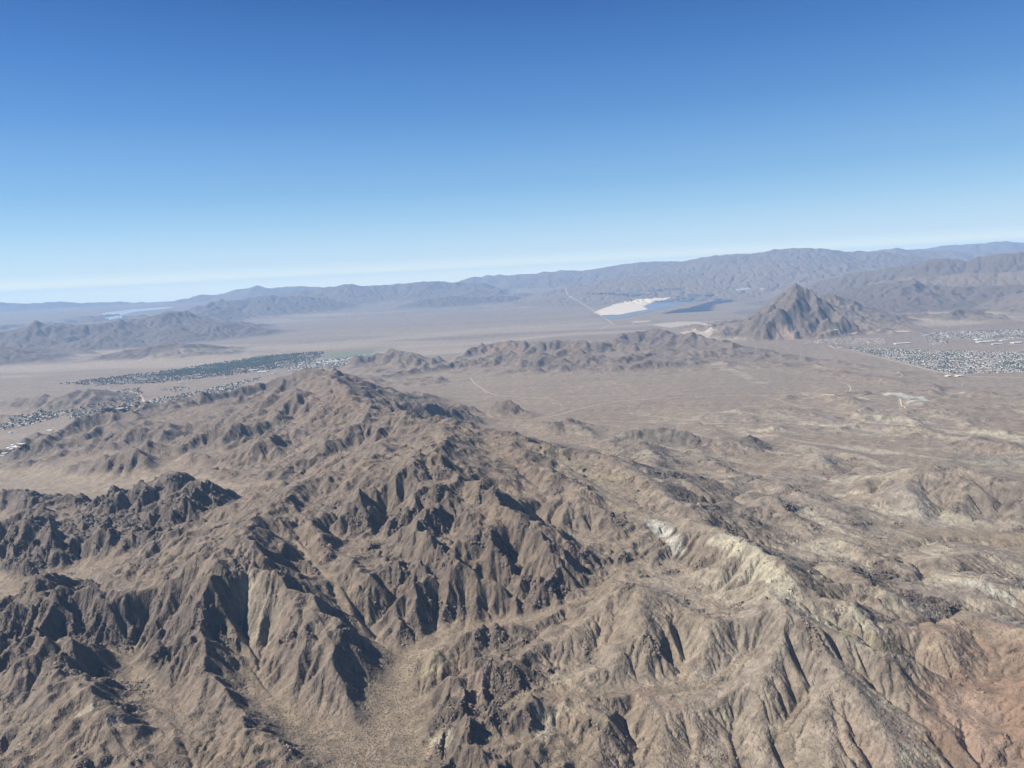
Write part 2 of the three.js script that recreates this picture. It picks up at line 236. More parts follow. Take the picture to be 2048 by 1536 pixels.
// the pyramid mountain
FR(12300, [[1436, 668, 11700], [1465, 656, 11800], [1490, 640, 12000], [1510, 626, 12150], [1530, 612, 12300], [1548, 598], [1565, 585], [1580, 576], [1592, 573], [1612, 579], [1625, 580], [1640, 590], [1652, 606, 12200], [1664, 622, 12050], [1680, 634, 11900]], 1.15, PYRAMID, { warp: 0.8, dark: 0.55, crag: 1 });
FR(12000, [[1592, 573, 12300], [1590, 590, 12100], [1588, 602, 11950], [1597, 614, 11800], [1575, 626, 11650], [1550, 632, 11600], [1535, 646, 11450], [1520, 660, 11350]], 0.95, PYRAMID, { warp: 0.9, dark: 0.8, crag: 1 });
FR(12000, [[1565, 585, 12300], [1548, 606, 12150], [1530, 626, 11950], [1505, 646, 11700]], 1.0, PYRAMID, { warp: 0.9, dark: 0.6, crag: 1 });
FR(12000, [[1625, 580, 12300], [1632, 600, 12100], [1640, 620, 11900], [1650, 640, 11700]], 1.0, PYRAMID, { warp: 0.9, dark: 0.5, crag: 1 });
R([[1664, 628, 200], [1690, 616, 200], [1705, 611, 210], [1730, 612, 180], [1755, 608, 190], [1790, 614, 140]], 0.35, 0.4, 0.5, PYRAMID);
FR(13600, [[1640, 600], [1662, 594], [1690, 603], [1720, 612]], 0.4, PYRAMID);
R([[1540, 668, 40], [1575, 660, 90], [1600, 668, 50]], 0.4, 0.2, 0.4, PYRAMID);
R([[1830, 612, 90], [1860, 606, 130], [1900, 612, 100], [1960, 618, 120], [2020, 616, 110], [2100, 620, 100]], 0.25, 0.5, 0.5, PYRAMID);
R([[1870, 640, 60], [1900, 628, 130], [1930, 622, 150], [1960, 632, 110], [2010, 640, 80]], 0.25, 0.4, 0.5, PYRAMID);
R([[2010, 598, 200], [2050, 585, 330], [2100, 580, 380]], 0.3, 0.6, 0.6, RIGHTFAR);
R([[1960, 605, 100], [1985, 597, 160], [2005, 602, 110]], 0.3, 0.8, 0.4, RIGHTFAR);

// blue hills on the left
FR(15500, [[-80, 700], [-20, 690], [30, 700, 16500], [80, 697, 17000], [130, 694, 17000], [170, 702, 16000]], 0.28, LEFTHILL, { dark: 0.9 });
FR(19500, [[-100, 668], [-20, 665], [40, 656], [95, 650], [130, 655], [180, 650], [230, 642], [260, 652]], 0.3, LEFTHILL, { dark: 0.9 });
FR(20500, [[180, 650], [232, 640], [300, 632], [335, 624], [370, 634], [400, 640], [440, 650]], 0.3, LEFTHILL, { dark: 0.9 });
FR(18800, [[200, 675], [250, 665], [300, 660], [345, 648], [380, 652], [420, 645], [470, 646], [510, 655]], 0.28, LEFTHILL, { dark: 0.9 });
FR(17800, [[120, 690], [170, 678], [215, 672], [290, 680], [340, 668], [380, 665], [400, 672]], 0.28, LEFTHILL, { dark: 0.9 });
FR(25000, [[280, 640], [330, 622], [350, 620], [390, 630], [430, 615, 26500], [460, 622, 26500], [520, 630, 26500]], 0.3, LEFTHILL, { dark: 0.8 });
FR(14300, [[250, 700], [290, 694], [350, 686], [370, 692]], 0.2, LEFTHILL, { dark: 0.9 });
// middle distance, left of centre
FR(28500, [[430, 606], [480, 598], [515, 594], [540, 588], [560, 594], [600, 590], [650, 596]], 0.32, FAR, { dark: 0.9 });
FR(32000, [[560, 590], [600, 582], [645, 574], [690, 567], [740, 571], [800, 567], [850, 561], [905, 565], [965, 568], [1000, 577], [1040, 588]], 0.3, FAR, { dark: 0.7 });
FR(27000, [[850, 598], [900, 592], [960, 594], [1010, 591], [1060, 597], [1100, 600], [1130, 600]], 0.22, FAR, { dark: 1 });
FR(30500, [[820, 588], [870, 582], [930, 578], [990, 580], [1020, 590]], 0.25, FAR, { dark: 0.7 });
// far range from centre to right
FR(38000, [[900, 566], [940, 555], [985, 549], [1040, 549], [1090, 543], [1130, 540], [1165, 541]], 0.3, FAINT);
FR(34500, [[1040, 556], [1100, 548], [1165, 541], [1205, 535], [1250, 528], [1300, 522], [1345, 522], [1380, 520]], 0.3, FAR, { dark: 0.6 });
FR(30500, [[1330, 530], [1380, 520], [1430, 510], [1500, 506], [1545, 499], [1590, 495], [1642, 495], [1690, 502], [1760, 502], [1830, 512], [1900, 520]], 0.32, FAR, { dark: 0.6 });
FR(26500, [[1200, 560], [1260, 552], [1330, 548], [1400, 545], [1470, 542], [1520, 548]], 0.22, FAR, { dark: 0.5 });
FR(27000, [[1450, 530], [1530, 522], [1600, 520], [1680, 524], [1740, 530], [1800, 536]], 0.28, FAR, { dark: 0.5 });
FR(34500, [[1690, 508], [1760, 501], [1795, 495], [1835, 499], [1890, 499], [1950, 506], [2020, 502], [2110, 500]], 0.3, FAINT);
FR(43500, [[1830, 498], [1880, 491], [1925, 489], [1970, 486], [2010, 481], [2050, 483], [2120, 480]], 0.3, FAINT);
// right, nearer dark range
FR(20500, [[1640, 560], [1690, 548], [1740, 540], [1790, 533], [1835, 525], [1862, 517], [1890, 515], [1930, 520], [1965, 511], [2000, 506], [2048, 503], [2120, 500]], 0.4, RIGHTFAR, { dark: 0.8 });
FR(18800, [[1760, 562], [1820, 552], [1880, 552], [1930, 545], [1990, 545], [2048, 540], [2120, 540]], 0.3, RIGHTFAR, { dark: 0.5 });
FR(17300, [[1690, 582], [1740, 572], [1790, 567], [1830, 568], [1870, 576], [1940, 574], [2000, 570], [2070, 570]], 0.24, RIGHTFAR, { dark: 0.9 });
FR(23000, [[1620, 560], [1680, 550], [1740, 545]], 0.3, RIGHTFAR, { dark: 0.5 });
// far left, nearly lost in the haze
FR(46500, [[-120, 608], [0, 604], [60, 606], [120, 603], [180, 604], [240, 603], [330, 606]], 0.3, FAINT);
FR(41000, [[300, 612], [340, 602], [365, 597], [400, 590], [440, 588], [470, 580], [500, 576], [517, 570], [540, 576], [590, 572], [640, 574], [700, 580]], 0.3, FAINT);
FR(36000, [[60, 640], [110, 632], [150, 624], [190, 634], [230, 642]], 0.22, FAINT);
FR(39500, [[290, 618], [330, 614], [390, 612]], 0.2, FAINT);
FR(31500, [[-80, 652], [0, 648], [60, 650], [100, 654]], 0.2, FAINT);

// floors of the valleys and the plains between the ridges (pixel, height)
const floors = [[760, 1530, 135], [775, 1440, 150], [780, 1380, 162], [850, 1290, 188], [940, 1255, 205], [1040, 1245, 220], [1150, 1215, 235], [1200, 1150, 250], [1290, 1120, 265], [1150, 930, 345], [1230, 990, 325], [1290, 1025, 312],
  [100, 965, 125], [200, 985, 150], [0, 940, 55], [0, 905, 25], [350, 930, 190], [420, 910, 215], [300, 860, 110], [200, 850, 60], [400, 830, 150], [560, 790, 240],
  [490, 1350, 190], [540, 1410, 168], [600, 1470, 150], [690, 1500, 138], [245, 1320, 200], [265, 1375, 185], [315, 1420, 165], [380, 1500, 140], [60, 1320, 215], [60, 1420, 180], [100, 1520, 150], [30, 1110, 235], [200, 1110, 240], [330, 1120, 265], [420, 1115, 300], [290, 1260, 240], [400, 1280, 235], [200, 1250, 250], [520, 1150, 320],
  [620, 1110, 310], [650, 1160, 290], [690, 1210, 265], [560, 1050, 330], [680, 1080, 320], [450, 1000, 300], [480, 960, 270], [640, 900, 350], [180, 1040, 225],
  [1000, 780, 70], [1100, 800, 75], [900, 760, 60], [1200, 780, 55], [1300, 830, 85], [1420, 840, 85], [1550, 820, 60], [1620, 860, 95], [1560, 910, 130], [1000, 840, 160], [1170, 880, 170], [1240, 900, 210],
  [1650, 780, 35], [1750, 770, 30], [1900, 760, 20], [2040, 770, 30], [1800, 850, 95], [1950, 850, 110], [2040, 860, 130], [1800, 900, 130], [1900, 905, 150], [1650, 940, 160], [1720, 960, 165],
  [1500, 960, 190], [1560, 1050, 225], [1640, 1110, 235], [1720, 1080, 205], [1850, 1060, 175], [1960, 1060, 175], [2040, 1080, 185], [1760, 1130, 225], [1860, 1165, 190], [1980, 1190, 190], [1880, 1210, 200], [1950, 1370, 165], [1900, 1290, 205],
  [1440, 1050, 280], [1560, 1140, 285], [1650, 1240, 285], [1700, 1270, 265], [1760, 1275, 250], [1830, 1380, 195], [1900, 1420, 180], [1980, 1530, 135], [1400, 1140, 265], [1350, 1200, 245], [1390, 1330, 195], [1330, 1380, 190], [1200, 1400, 185], [1120, 1380, 190], [1480, 1330, 215], [1410, 1390, 185],
  [1250, 1530, 145], [1420, 1500, 160], [1540, 1480, 165], [1620, 1440, 185], [1600, 1540, 145], [1700, 1540, 145], [1850, 1540, 140], [1060, 1530, 150], [950, 1420, 185], [860, 1440, 165], [830, 1530, 145], [1080, 1250, 225],
  [1300, 1290, 215], [1230, 1260, 235], [1180, 1330, 205], [1530, 1260, 270]].map(([a, b, h], i) => atHeight(a, b, i < 6 || (i > 11 && i < 31) || h < 131 ? h : h - 55));
const flats = [];                                      // the open valley: height about zero
for (const [a, b, h] of [[0, 860, 0], [100, 850, 0], [250, 800, 0], [420, 770, 0], [600, 730, 0], [760, 700, 0], [900, 695, 0], [1100, 740, 45], [900, 735, 40], [1300, 740, 40], [1400, 690, 5], [1500, 690, 0], [1650, 690, 0], [1900, 710, 0], [2048, 740, 5], [1600, 720, 15], [1800, 745, 15], [1900, 670, 0], [500, 700, 0], [1000, 650, 0], [1300, 640, 0]]) flats.push(atHeight(a, b, h));
const ctl = [...floors, ...flats];

// dry washes with flat floors: pixel, height, half width in metres
const washes = [
  [[1180, 1195, 250, 6], [1100, 1225, 232, 10], [1000, 1252, 212, 14], [930, 1265, 200, 17], [860, 1290, 186, 20], [805, 1320, 174, 24], [785, 1360, 164, 30], [785, 1400, 155, 40], [788, 1450, 147, 48], [780, 1500, 138, 56], [770, 1560, 130, 62]],
  [[478, 1262, 262, 4], [492, 1300, 228, 6], [496, 1345, 200, 8], [520, 1385, 180, 10], [560, 1425, 164, 13], [615, 1465, 150, 20], [690, 1500, 139, 32], [740, 1530, 133, 40]],
  [[170, 1288, 240, 4], [222, 1300, 218, 6], [245, 1318, 206, 6], [254, 1350, 193, 6], [275, 1390, 180, 7], [310, 1430, 165, 7], [350, 1470, 150, 7], [400, 1545, 132, 8]],
  [[1125, 922, 356, 12], [1165, 955, 342, 20], [1210, 985, 331, 26], [1250, 1010, 322, 26], [1290, 1028, 314, 18]],
  [[1290, 1028, 312, 6], [1312, 1085, 275, 4], [1245, 1140, 254, 6], [1180, 1195, 250, 12]],
  [[560, 950, 335, 8], [480, 968, 285, 14], [400, 957, 240, 22], [330, 966, 195, 40], [250, 962, 165, 60], [180, 975, 148, 80], [100, 968, 125, 110], [0, 957, 90, 150], [-100, 960, 70, 200]],
  [[1950, 1255, 225, 6], [1985, 1320, 205, 7], [1990, 1360, 190, 8], [1920, 1390, 180, 8], [1900, 1420, 172, 8], [1950, 1490, 150, 8], [1985, 1545, 134, 8]],
  [[1690, 1045, 215, 10], [1760, 1085, 200, 16], [1850, 1066, 176, 24], [1920, 1064, 172, 30], [2060, 1072, 170, 30]],
  [[1480, 1330, 214, 5], [1430, 1370, 198, 6], [1340, 1388, 190, 8], [1250, 1398, 188, 9], [1120, 1395, 190, 8], [1040, 1400, 186, 7], [960, 1440, 172, 7], [880, 1470, 160, 8], [830, 1540, 138, 10]],
  [[690, 1100, 318, 4], [665, 1145, 300, 6], [690, 1200, 268, 8], [725, 1245, 240, 8]],
  [[590, 1080, 338, 4], [640, 1130, 314, 5], [670, 1165, 290, 6]],
  // gullies of the right foreground
  [[1578, 1277, 292, 2], [1596, 1342, 240, 2], [1611, 1372, 225, 2], [1613, 1400, 212, 2], [1593, 1422, 203, 3], [1558, 1460, 188, 3], [1573, 1502, 165, 3], [1581, 1540, 150, 3]],
  [[1520, 1262, 285, 2], [1499, 1292, 255, 2], [1484, 1322, 236, 2], [1474, 1344, 226, 2], [1461, 1377, 212, 2], [1434, 1409, 200, 3], [1406, 1424, 193, 3], [1436, 1447, 182, 3], [1454, 1462, 176, 3], [1459, 1487, 166, 3], [1464, 1514, 156, 3], [1468, 1555, 142, 3]],
  [[1660, 1270, 282, 2], [1690, 1310, 262, 2], [1740, 1350, 238, 2], [1790, 1400, 212, 3], [1840, 1450, 188, 3], [1890, 1500, 162, 3], [1930, 1550, 143, 3]],
  [[1640, 1392, 232, 2], [1690, 1440, 208, 2], [1700, 1480, 190, 2], [1720, 1540, 163, 3]],
  [[1330, 1240, 265, 2], [1345, 1285, 240, 2], [1370, 1340, 212, 2], [1356, 1372, 200, 3], [1300, 1378, 196, 3], [1255, 1394, 190, 3]],
  [[1215, 1235, 258, 2], [1200, 1290, 226, 2], [1160, 1330, 205, 2], [1115, 1360, 196, 3]],
  [[1310, 1440, 205, 2], [1290, 1485, 180, 2], [1272, 1540, 155, 2]], [[1400, 1450, 195, 2], [1395, 1495, 172, 2], [1390, 1550, 148, 2]], [[1160, 1440, 205, 2], [1150, 1490, 182, 2], [1140, 1550, 155, 2]],
].map((l) => l.map(([a, b, h, w]) => [...atHeight(a, b, h), w]));
// broken ground: pixel line (with height), radius, roughness in metres, wavelength, zone, darkness
const broken = [
  [[[720, 738, 40], [1000, 738, 50], [1300, 728, 50], [1430, 705, 40]], 850, 80, 480, MIDHILL, 0.5],
  [[[1060, 700, 60], [1250, 700, 60], [1380, 690, 40]], 600, 60, 480, MIDHILL, 0.5],
  [[[1560, 850, 90], [1750, 850, 90], [1950, 850, 110], [2080, 850, 110]], 750, 82, 420, NEAR, 0.3],
  [[[1450, 960, 210], [1600, 930, 160], [1720, 960, 165], [1850, 1000, 190]], 450, 40, 260, NEAR, 0.2],
  [[[1700, 800, 50], [1900, 800, 70], [2080, 800, 80]], 650, 66, 420, NEAR, 0.4],
  [[[120, 905, 70], [300, 862, 120], [450, 835, 200]], 900, 150, 380, NEAR, 0.55],
  [[[1480, 660, 0], [1600, 650, 0], [1660, 640, 0]], 1300, 130, 420, PYRAMID, 0.5],
  [[[560, 830, 300], [640, 870, 350], [760, 860, 400]], 400, 50, 240, NEAR, 0.35],
  [[[200, 935, 160], [380, 905, 230], [560, 880, 300]], 520, 90, 280, NEAR, 0.4],
  [[[1500, 720, 20], [1600, 728, 30], [1750, 750, 30]], 500, 50, 380, MIDHILL, 0.4],
  [[[0, 705, 0], [200, 680, 0], [420, 660, 0]], 2300, 170, 1500, LEFTHILL, 0.9],
  [[[0, 675, 0], [200, 655, 0], [400, 645, 0]], 2300, 170, 1500, LEFTHILL, 0.9],
  [[[1700, 618, 0], [1850, 622, 0], [2060, 625, 0]], 1100, 120, 800, PYRAMID, 0.4],
  [[[1850, 640, 0], [2060, 645, 0]], 700, 80, 600, PYRAMID, 0.4],
  [[[1700, 588, 0], [1850, 575, 0], [2080, 570, 0]], 2000, 150, 1300, RIGHTFAR, 0.6],
  [[[1240, 562, 330], [1400, 553, 330], [1600, 545, 330]], 2200, 110, 1500, FAR, 0.5],
  [[[690, 765, 50], [780, 775, 60], [860, 768, 60]], 420, 75, 320, MIDHILL, 0.5],
  [[[1040, 745, 50], [1250, 745, 50], [1420, 735, 40], [1500, 735, 30]], 450, 38, 330, MIDHILL, 0.3],
  [[[850, 598, 100], [1120, 600, 100]], 1200, 140, 1200, FAR, 0.9],
].map(([l, ...o]) => [l.map(([a, b, h]) => atHeight(a, b, h)), ...o]);
broken.push([[atRange(1540, 620, 12000), atRange(1590, 590, 12250), atRange(1650, 610, 12150)], 750, 150, 330, PYRAMID, 0.6]);
broken.push([[atRange(1680, 615, 12300), atRange(1780, 615, 12500)], 700, 110, 420, PYRAMID, 0.5]);

// ---------------------------------------------------------------- relief grids
const upland = (x, z) => 430 * sm(21500, 36000, Math.hypot(x, z));
function idwBase(x, z) {
  if (z < -16000) return upland(x, z);
  let s = 0, w = 0;
  for (let i = 0; i < ctl.length; i++) { const dx = x - ctl[i][0], dz = z - ctl[i][1], d = dx * dx + dz * dz + 9000, q = 1 / (d * Math.sqrt(d)); s += q * ctl[i][2]; w += q; }
  return (s / w) * sm(-16000, -12500, z);
}
function distLine(q, x, z) { let best = 1e9; for (let s = 0; s + 1 < q.length; s++) { const ax = q[s][0], az = q[s][1], ex = q[s + 1][0] - ax, ez = q[s + 1][1] - az, t = clamp(((x - ax) * ex + (z - az) * ez) / (ex * ex + ez * ez + 1e-6), 0, 1); best = Math.min(best, Math.hypot(x - ax - ex * t, z - az - ez * t)); } return best; }
class Grid {
  constructor(x0, x1, z0, z1, d) {
    this.x0 = x0; this.z0 = z0; this.d = d; this.w = Math.round((x1 - x0) / d) + 1; this.h = Math.round((z1 - z0) / d) + 1; this.n = this.w * this.h;
    this.x1 = x0 + (this.w - 1) * d; this.z1 = z0 + (this.h - 1) * d;
    this.H = new Float32Array(this.n); this.A = new Float32Array(this.n);
  }
  lin(f, x, z) {
    const u = clamp((x - this.x0) / this.d, 0, this.w - 1.001), v = clamp((z - this.z0) / this.d, 0, this.h - 1.001), i = u | 0, j = v | 0, a = u - i, b = v - j, k = j * this.w + i;
    return (f[k] * (1 - a) + f[k + 1] * a) * (1 - b) + (f[k + this.w] * (1 - a) + f[k + this.w + 1] * a) * b;
  }
  near(f, x, z) { const i = clamp(Math.round((x - this.x0) / this.d), 0, this.w - 1), j = clamp(Math.round((z - this.z0) / this.d), 0, this.h - 1); return f[j * this.w + i]; }
  cub(f, x, z) {
    const u = clamp((x - this.x0) / this.d, 1, this.w - 2.001), v = clamp((z - this.z0) / this.d, 1, this.h - 2.001), i = u | 0, j = v | 0, a = u - i, b = v - j;
    const wa = -0.5 * a + a * a - 0.5 * a * a * a, wb = 1 - 2.5 * a * a + 1.5 * a * a * a, wc = 0.5 * a + 2 * a * a - 1.5 * a * a * a, wd = 1 - wa - wb - wc;
    const va = -0.5 * b + b * b - 0.5 * b * b * b, vb = 1 - 2.5 * b * b + 1.5 * b * b * b, vc = 0.5 * b + 2 * b * b - 1.5 * b * b * b, vd = 1 - va - vb - vc;
    const W = this.w; let k = (j - 1) * W + i - 1;
    const r0 = f[k] * wa + f[k + 1] * wb + f[k + 2] * wc + f[k + 3] * wd; k += W;
    const r1 = f[k] * wa + f[k + 1] * wb + f[k + 2] * wc + f[k + 3] * wd; k += W;
    const r2 = f[k] * wa + f[k + 1] * wb + f[k + 2] * wc + f[k + 3] * wd; k += W;
    const r3 = f[k] * wa + f[k + 1] * wb + f[k + 2] * wc + f[k + 3] * wd;
    return r0 * va + r1 * vb + r2 * vc + r3 * vd;
  }
  inside(x, z, m) { return Math.min(x - this.x0, this.x1 - x, z - this.z0, this.z1 - z) / m; }
}

// lay the ridges over the valley floors; also notes rock darkness, crag and zone
function survey(G, warpA, warpL) {
  const { w, h, d } = G;
  G.base = new Float32Array(G.n); G.dark = new Float32Array(G.n); G.crag = new Float32Array(G.n); G.zone = new Uint8Array(G.n);
  const WX = new Float32Array(G.n), WZ = new Float32Array(G.n), C = 8, cw = Math.ceil(w / C) + 2, ch = Math.ceil(h / C) + 2, cb = new Float32Array(cw * ch);
  for (let j = 0; j < ch; j++) for (let i = 0; i < cw; i++) cb[j * cw + i] = idwBase(G.x0 + i * C * d, G.z0 + j * C * d);
  for (let j = 0; j < h; j++) for (let i = 0; i < w; i++) {
    const k = j * w + i, x = G.x0 + i * d, z = G.z0 + j * d, wa = warpA * 2 * clamp(Math.hypot(x, z) / 5000, 0.3, 1);
    WX[k] = wa * fbm(x / warpL + 31, z / warpL, 3); WZ[k] = wa * fbm(x / warpL, z / warpL + 77, 3);
    const u = i / C, v = j / C, a = u - (u | 0), b = v - (v | 0), q = (v | 0) * cw + (u | 0);
    G.base[k] = (cb[q] * (1 - a) + cb[q + 1] * a) * (1 - b) + (cb[q + cw] * (1 - a) + cb[q + cw + 1] * a) * b + 6 * fbm(x / 900, z / 900, 3) * sm(5, 60, cb[q]);
    G.H[k] = G.base[k]; G.dark[k] = 0; G.crag[k] = 0;
  }
  let rn = 0;
  for (const r of ridges) {
    rn++;
    let top = -1e9; for (const q of r.p) top = Math.max(top, q[2]);
    for (let s = 0; s + 1 < r.p.length; s++) {
      const [ax, az, ah] = r.p[s], [bx, bz, bh] = r.p[s + 1], hi = Math.max(ah, bh);
      const reach = hi / r.slope * 1.5 + warpA * 2;
      const i0 = Math.max(0, Math.floor((Math.min(ax, bx) - reach - G.x0) / d)), i1 = Math.min(w - 1, Math.ceil((Math.max(ax, bx) + reach - G.x0) / d));
      const j0 = Math.max(0, Math.floor((Math.min(az, bz) - reach - G.z0) / d)), j1 = Math.min(h - 1, Math.ceil((Math.max(az, bz) + reach - G.z0) / d));
      const ex = bx - ax, ez = bz - az, ee = ex * ex + ez * ez + 1e-6, wk = r.warp ?? 1;
      for (let j = j0; j <= j1; j++) for (let i = i0; i <= i1; i++) {
        const k = j * w + i, x = G.x0 + i * d + WX[k] * wk, z = G.z0 + j * d + WZ[k] * wk;
        const t = clamp(((x - ax) * ex + (z - az) * ez) / ee, 0, 1), dx = x - ax - ex * t, dz = z - az - ez * t, dd = Math.sqrt(dx * dx + dz * dz);
        const ch0 = ah + (bh - ah) * t, rel = Math.max(ch0 - G.base[k], 1), L = rel / r.slope, q = dd / (L * 1.3);
        if (q >= 1) continue;
        // concave flank: steep under the crest, flattening into the valley floor
        const v = G.base[k] + rel * (1 - q) * Math.sqrt(1 - q) * (1 + 0.2 * q);
        if (v > G.H[k]) { G.H[k] = v; G.dark[k] = r.dark; G.crag[k] = r.crag; G.zone[k] = r.zone; }
      }
    }
  }
  for (const [line, rad, amp, wl, zone, dark] of broken) {
    const q = line.map((p) => [p[0], p[1]]), x0 = Math.min(...q.map((p) => p[0])) - rad, x1 = Math.max(...q.map((p) => p[0])) + rad, z0 = Math.min(...q.map((p) => p[1])) - rad, z1 = Math.max(...q.map((p) => p[1])) + rad;
    for (let j = Math.max(0, Math.ceil((z0 - G.z0) / d)); j <= Math.min(h - 1, (z1 - G.z0) / d); j++) for (let i = Math.max(0, Math.ceil((x0 - G.x0) / d)); i <= Math.min(w - 1, (x1 - G.x0) / d); i++) {
      const x = G.x0 + i * d, z = G.z0 + j * d, k = j * w + i, t = distLine(q, x, z) / rad; if (t >= 1) continue;
      const e = amp * 1.9 * Math.max(0, ridged(x / wl + 3.3, z / wl + 7.7, 4) - 0.42 + 0.25 * noise(x / wl / 2, z / wl / 2)) * sm(1, 0.45, t);
      if (e > 0) { if (e > (G.H[k] - G.base[k]) * 0.7) { G.zone[k] = zone; G.dark[k] = mix(G.dark[k], dark, sm(0, 20, e)); G.crag[k] = Math.max(G.crag[k], 0.5 * sm(0, 20, e)); } G.H[k] += e; }
    }
  }
  G.wash = new Float32Array(G.n);
  for (const line of washes) for (let s = 0; s + 1 < line.length; s++) {
    const [ax, az, ah, aw] = line[s], [bx, bz, bh, bw] = line[s + 1], reach = Math.max(aw, bw) + 260;
    const ex = bx - ax, ez = bz - az, ee = ex * ex + ez * ez + 1e-6;
    for (let j = Math.max(0, Math.ceil((Math.min(az, bz) - reach - G.z0) / d)); j <= Math.min(h - 1, (Math.max(az, bz) + reach - G.z0) / d); j++) for (let i = Math.max(0, Math.ceil((Math.min(ax, bx) - reach - G.x0) / d)); i <= Math.min(w - 1, (Math.max(ax, bx) + reach - G.x0) / d); i++) {
      const k = j * w + i, x = G.x0 + i * d + WX[k] * 0.35, z = G.z0 + j * d + WZ[k] * 0.35;
      const t = clamp(((x - ax) * ex + (z - az) * ez) / ee, 0, 1), dd = Math.hypot(x - ax - ex * t, z - az - ez * t), hw = mix(aw, bw, t), fl = mix(ah, bh, t), e = Math.max(0, dd - hw);
      const lim = fl + (hw > 3.01 ? 1.2 * e * e / (e + 8) : 0.66 * e * e / (e + 10));
      if (G.H[k] > lim) G.H[k] = lim;
      const sk = 6 + hw * 0.5; if (dd < hw + sk) { const f = sm(hw + sk, hw * 0.6, dd); G.H[k] = mix(G.H[k], Math.max(G.H[k], fl), f); G.wash[k] = Math.max(G.wash[k], sm(hw + sk * 0.6, hw, dd)); G.base[k] = mix(G.base[k], fl, f); }
    }
  }
  // soften the seams of the notes
  for (const f of [G.dark, G.crag]) for (let pass = 0; pass < 2; pass++) blur(f, w, h, Math.max(1, Math.round(40 / d)));
}
function blur(f, w, h, r) {
  const t = new Float32Array(Math.max(w, h));
  for (let j = 0; j < h; j++) { let s = 0; const o = j * w; for (let i = -r; i <= r; i++) s += f[o + clamp(i, 0, w - 1)]; for (let i = 0; i < w; i++) { t[i] = s / (2 * r + 1); s += f[o + Math.min(w - 1, i + r + 1)] - f[o + Math.max(0, i - r)]; } for (let i = 0; i < w; i++) f[o + i] = t[i]; }
  for (let i = 0; i < w; i++) { let s = 0; for (let j = -r; j <= r; j++) s += f[clamp(j, 0, h - 1) * w + i]; for (let j = 0; j < h; j++) { t[j] = s / (2 * r + 1); s += f[Math.min(h - 1, j + r + 1) * w + i] - f[Math.max(0, j - r) * w + i]; } for (let j = 0; j < h; j++) f[j * w + i] = t[j]; }
}
function fillPits(G) {                                   // priority flood
  const { w, h, n, H } = G, done = new Uint8Array(n), key = new Float32Array(n + 8), idx = new Int32Array(n + 8); let size = 0;
  const push = (k, v) => { let c = size++; while (c > 0) { const p = (c - 1) >> 1; if (key[p] <= v) break; key[c] = key[p]; idx[c] = idx[p]; c = p; } key[c] = v; idx[c] = k; };
  const pop = () => { const k = idx[0], v = key[--size], m = idx[size]; let c = 0; for (;;) { let q = 2 * c + 1; if (q >= size) break; if (q + 1 < size && key[q + 1] < key[q]) q++; if (key[q] >= v) break; key[c] = key[q]; idx[c] = idx[q]; c = q; } key[c] = v; idx[c] = m; return k; };
  for (let i = 0; i < w; i++) for (const j of [0, h - 1]) { const k = j * w + i; if (!done[k]) { done[k] = 1; push(k, H[k]); } }
  for (let j = 0; j < h; j++) for (const i of [0, w - 1]) { const k = j * w + i; if (!done[k]) { done[k] = 1; push(k, H[k]); } }
  while (size) {
    const k = pop(), j = (k / w) | 0, i = k - j * w;
    for (let dj = -1; dj <= 1; dj++) for (let di = -1; di <= 1; di++) {
      const a = i + di, b = j + dj; if (a < 0 || b < 0 || a >= w || b >= h) continue;
      const q = b * w + a; if (done[q]) continue; done[q] = 1;
      if (H[q] <= H[k]) H[q] = H[k] + 0.002 * G.d * (0.4 + 0.6 * hash(q));
      push(q, H[q]);
    }
  }
}
const hash = (k) => { k = Math.imul(k ^ (k >>> 16), 0x45d9f3b); k = Math.imul(k ^ (k >>> 16), 0x45d9f3b); return ((k ^ (k >>> 16)) >>> 0) / 4294967296; };
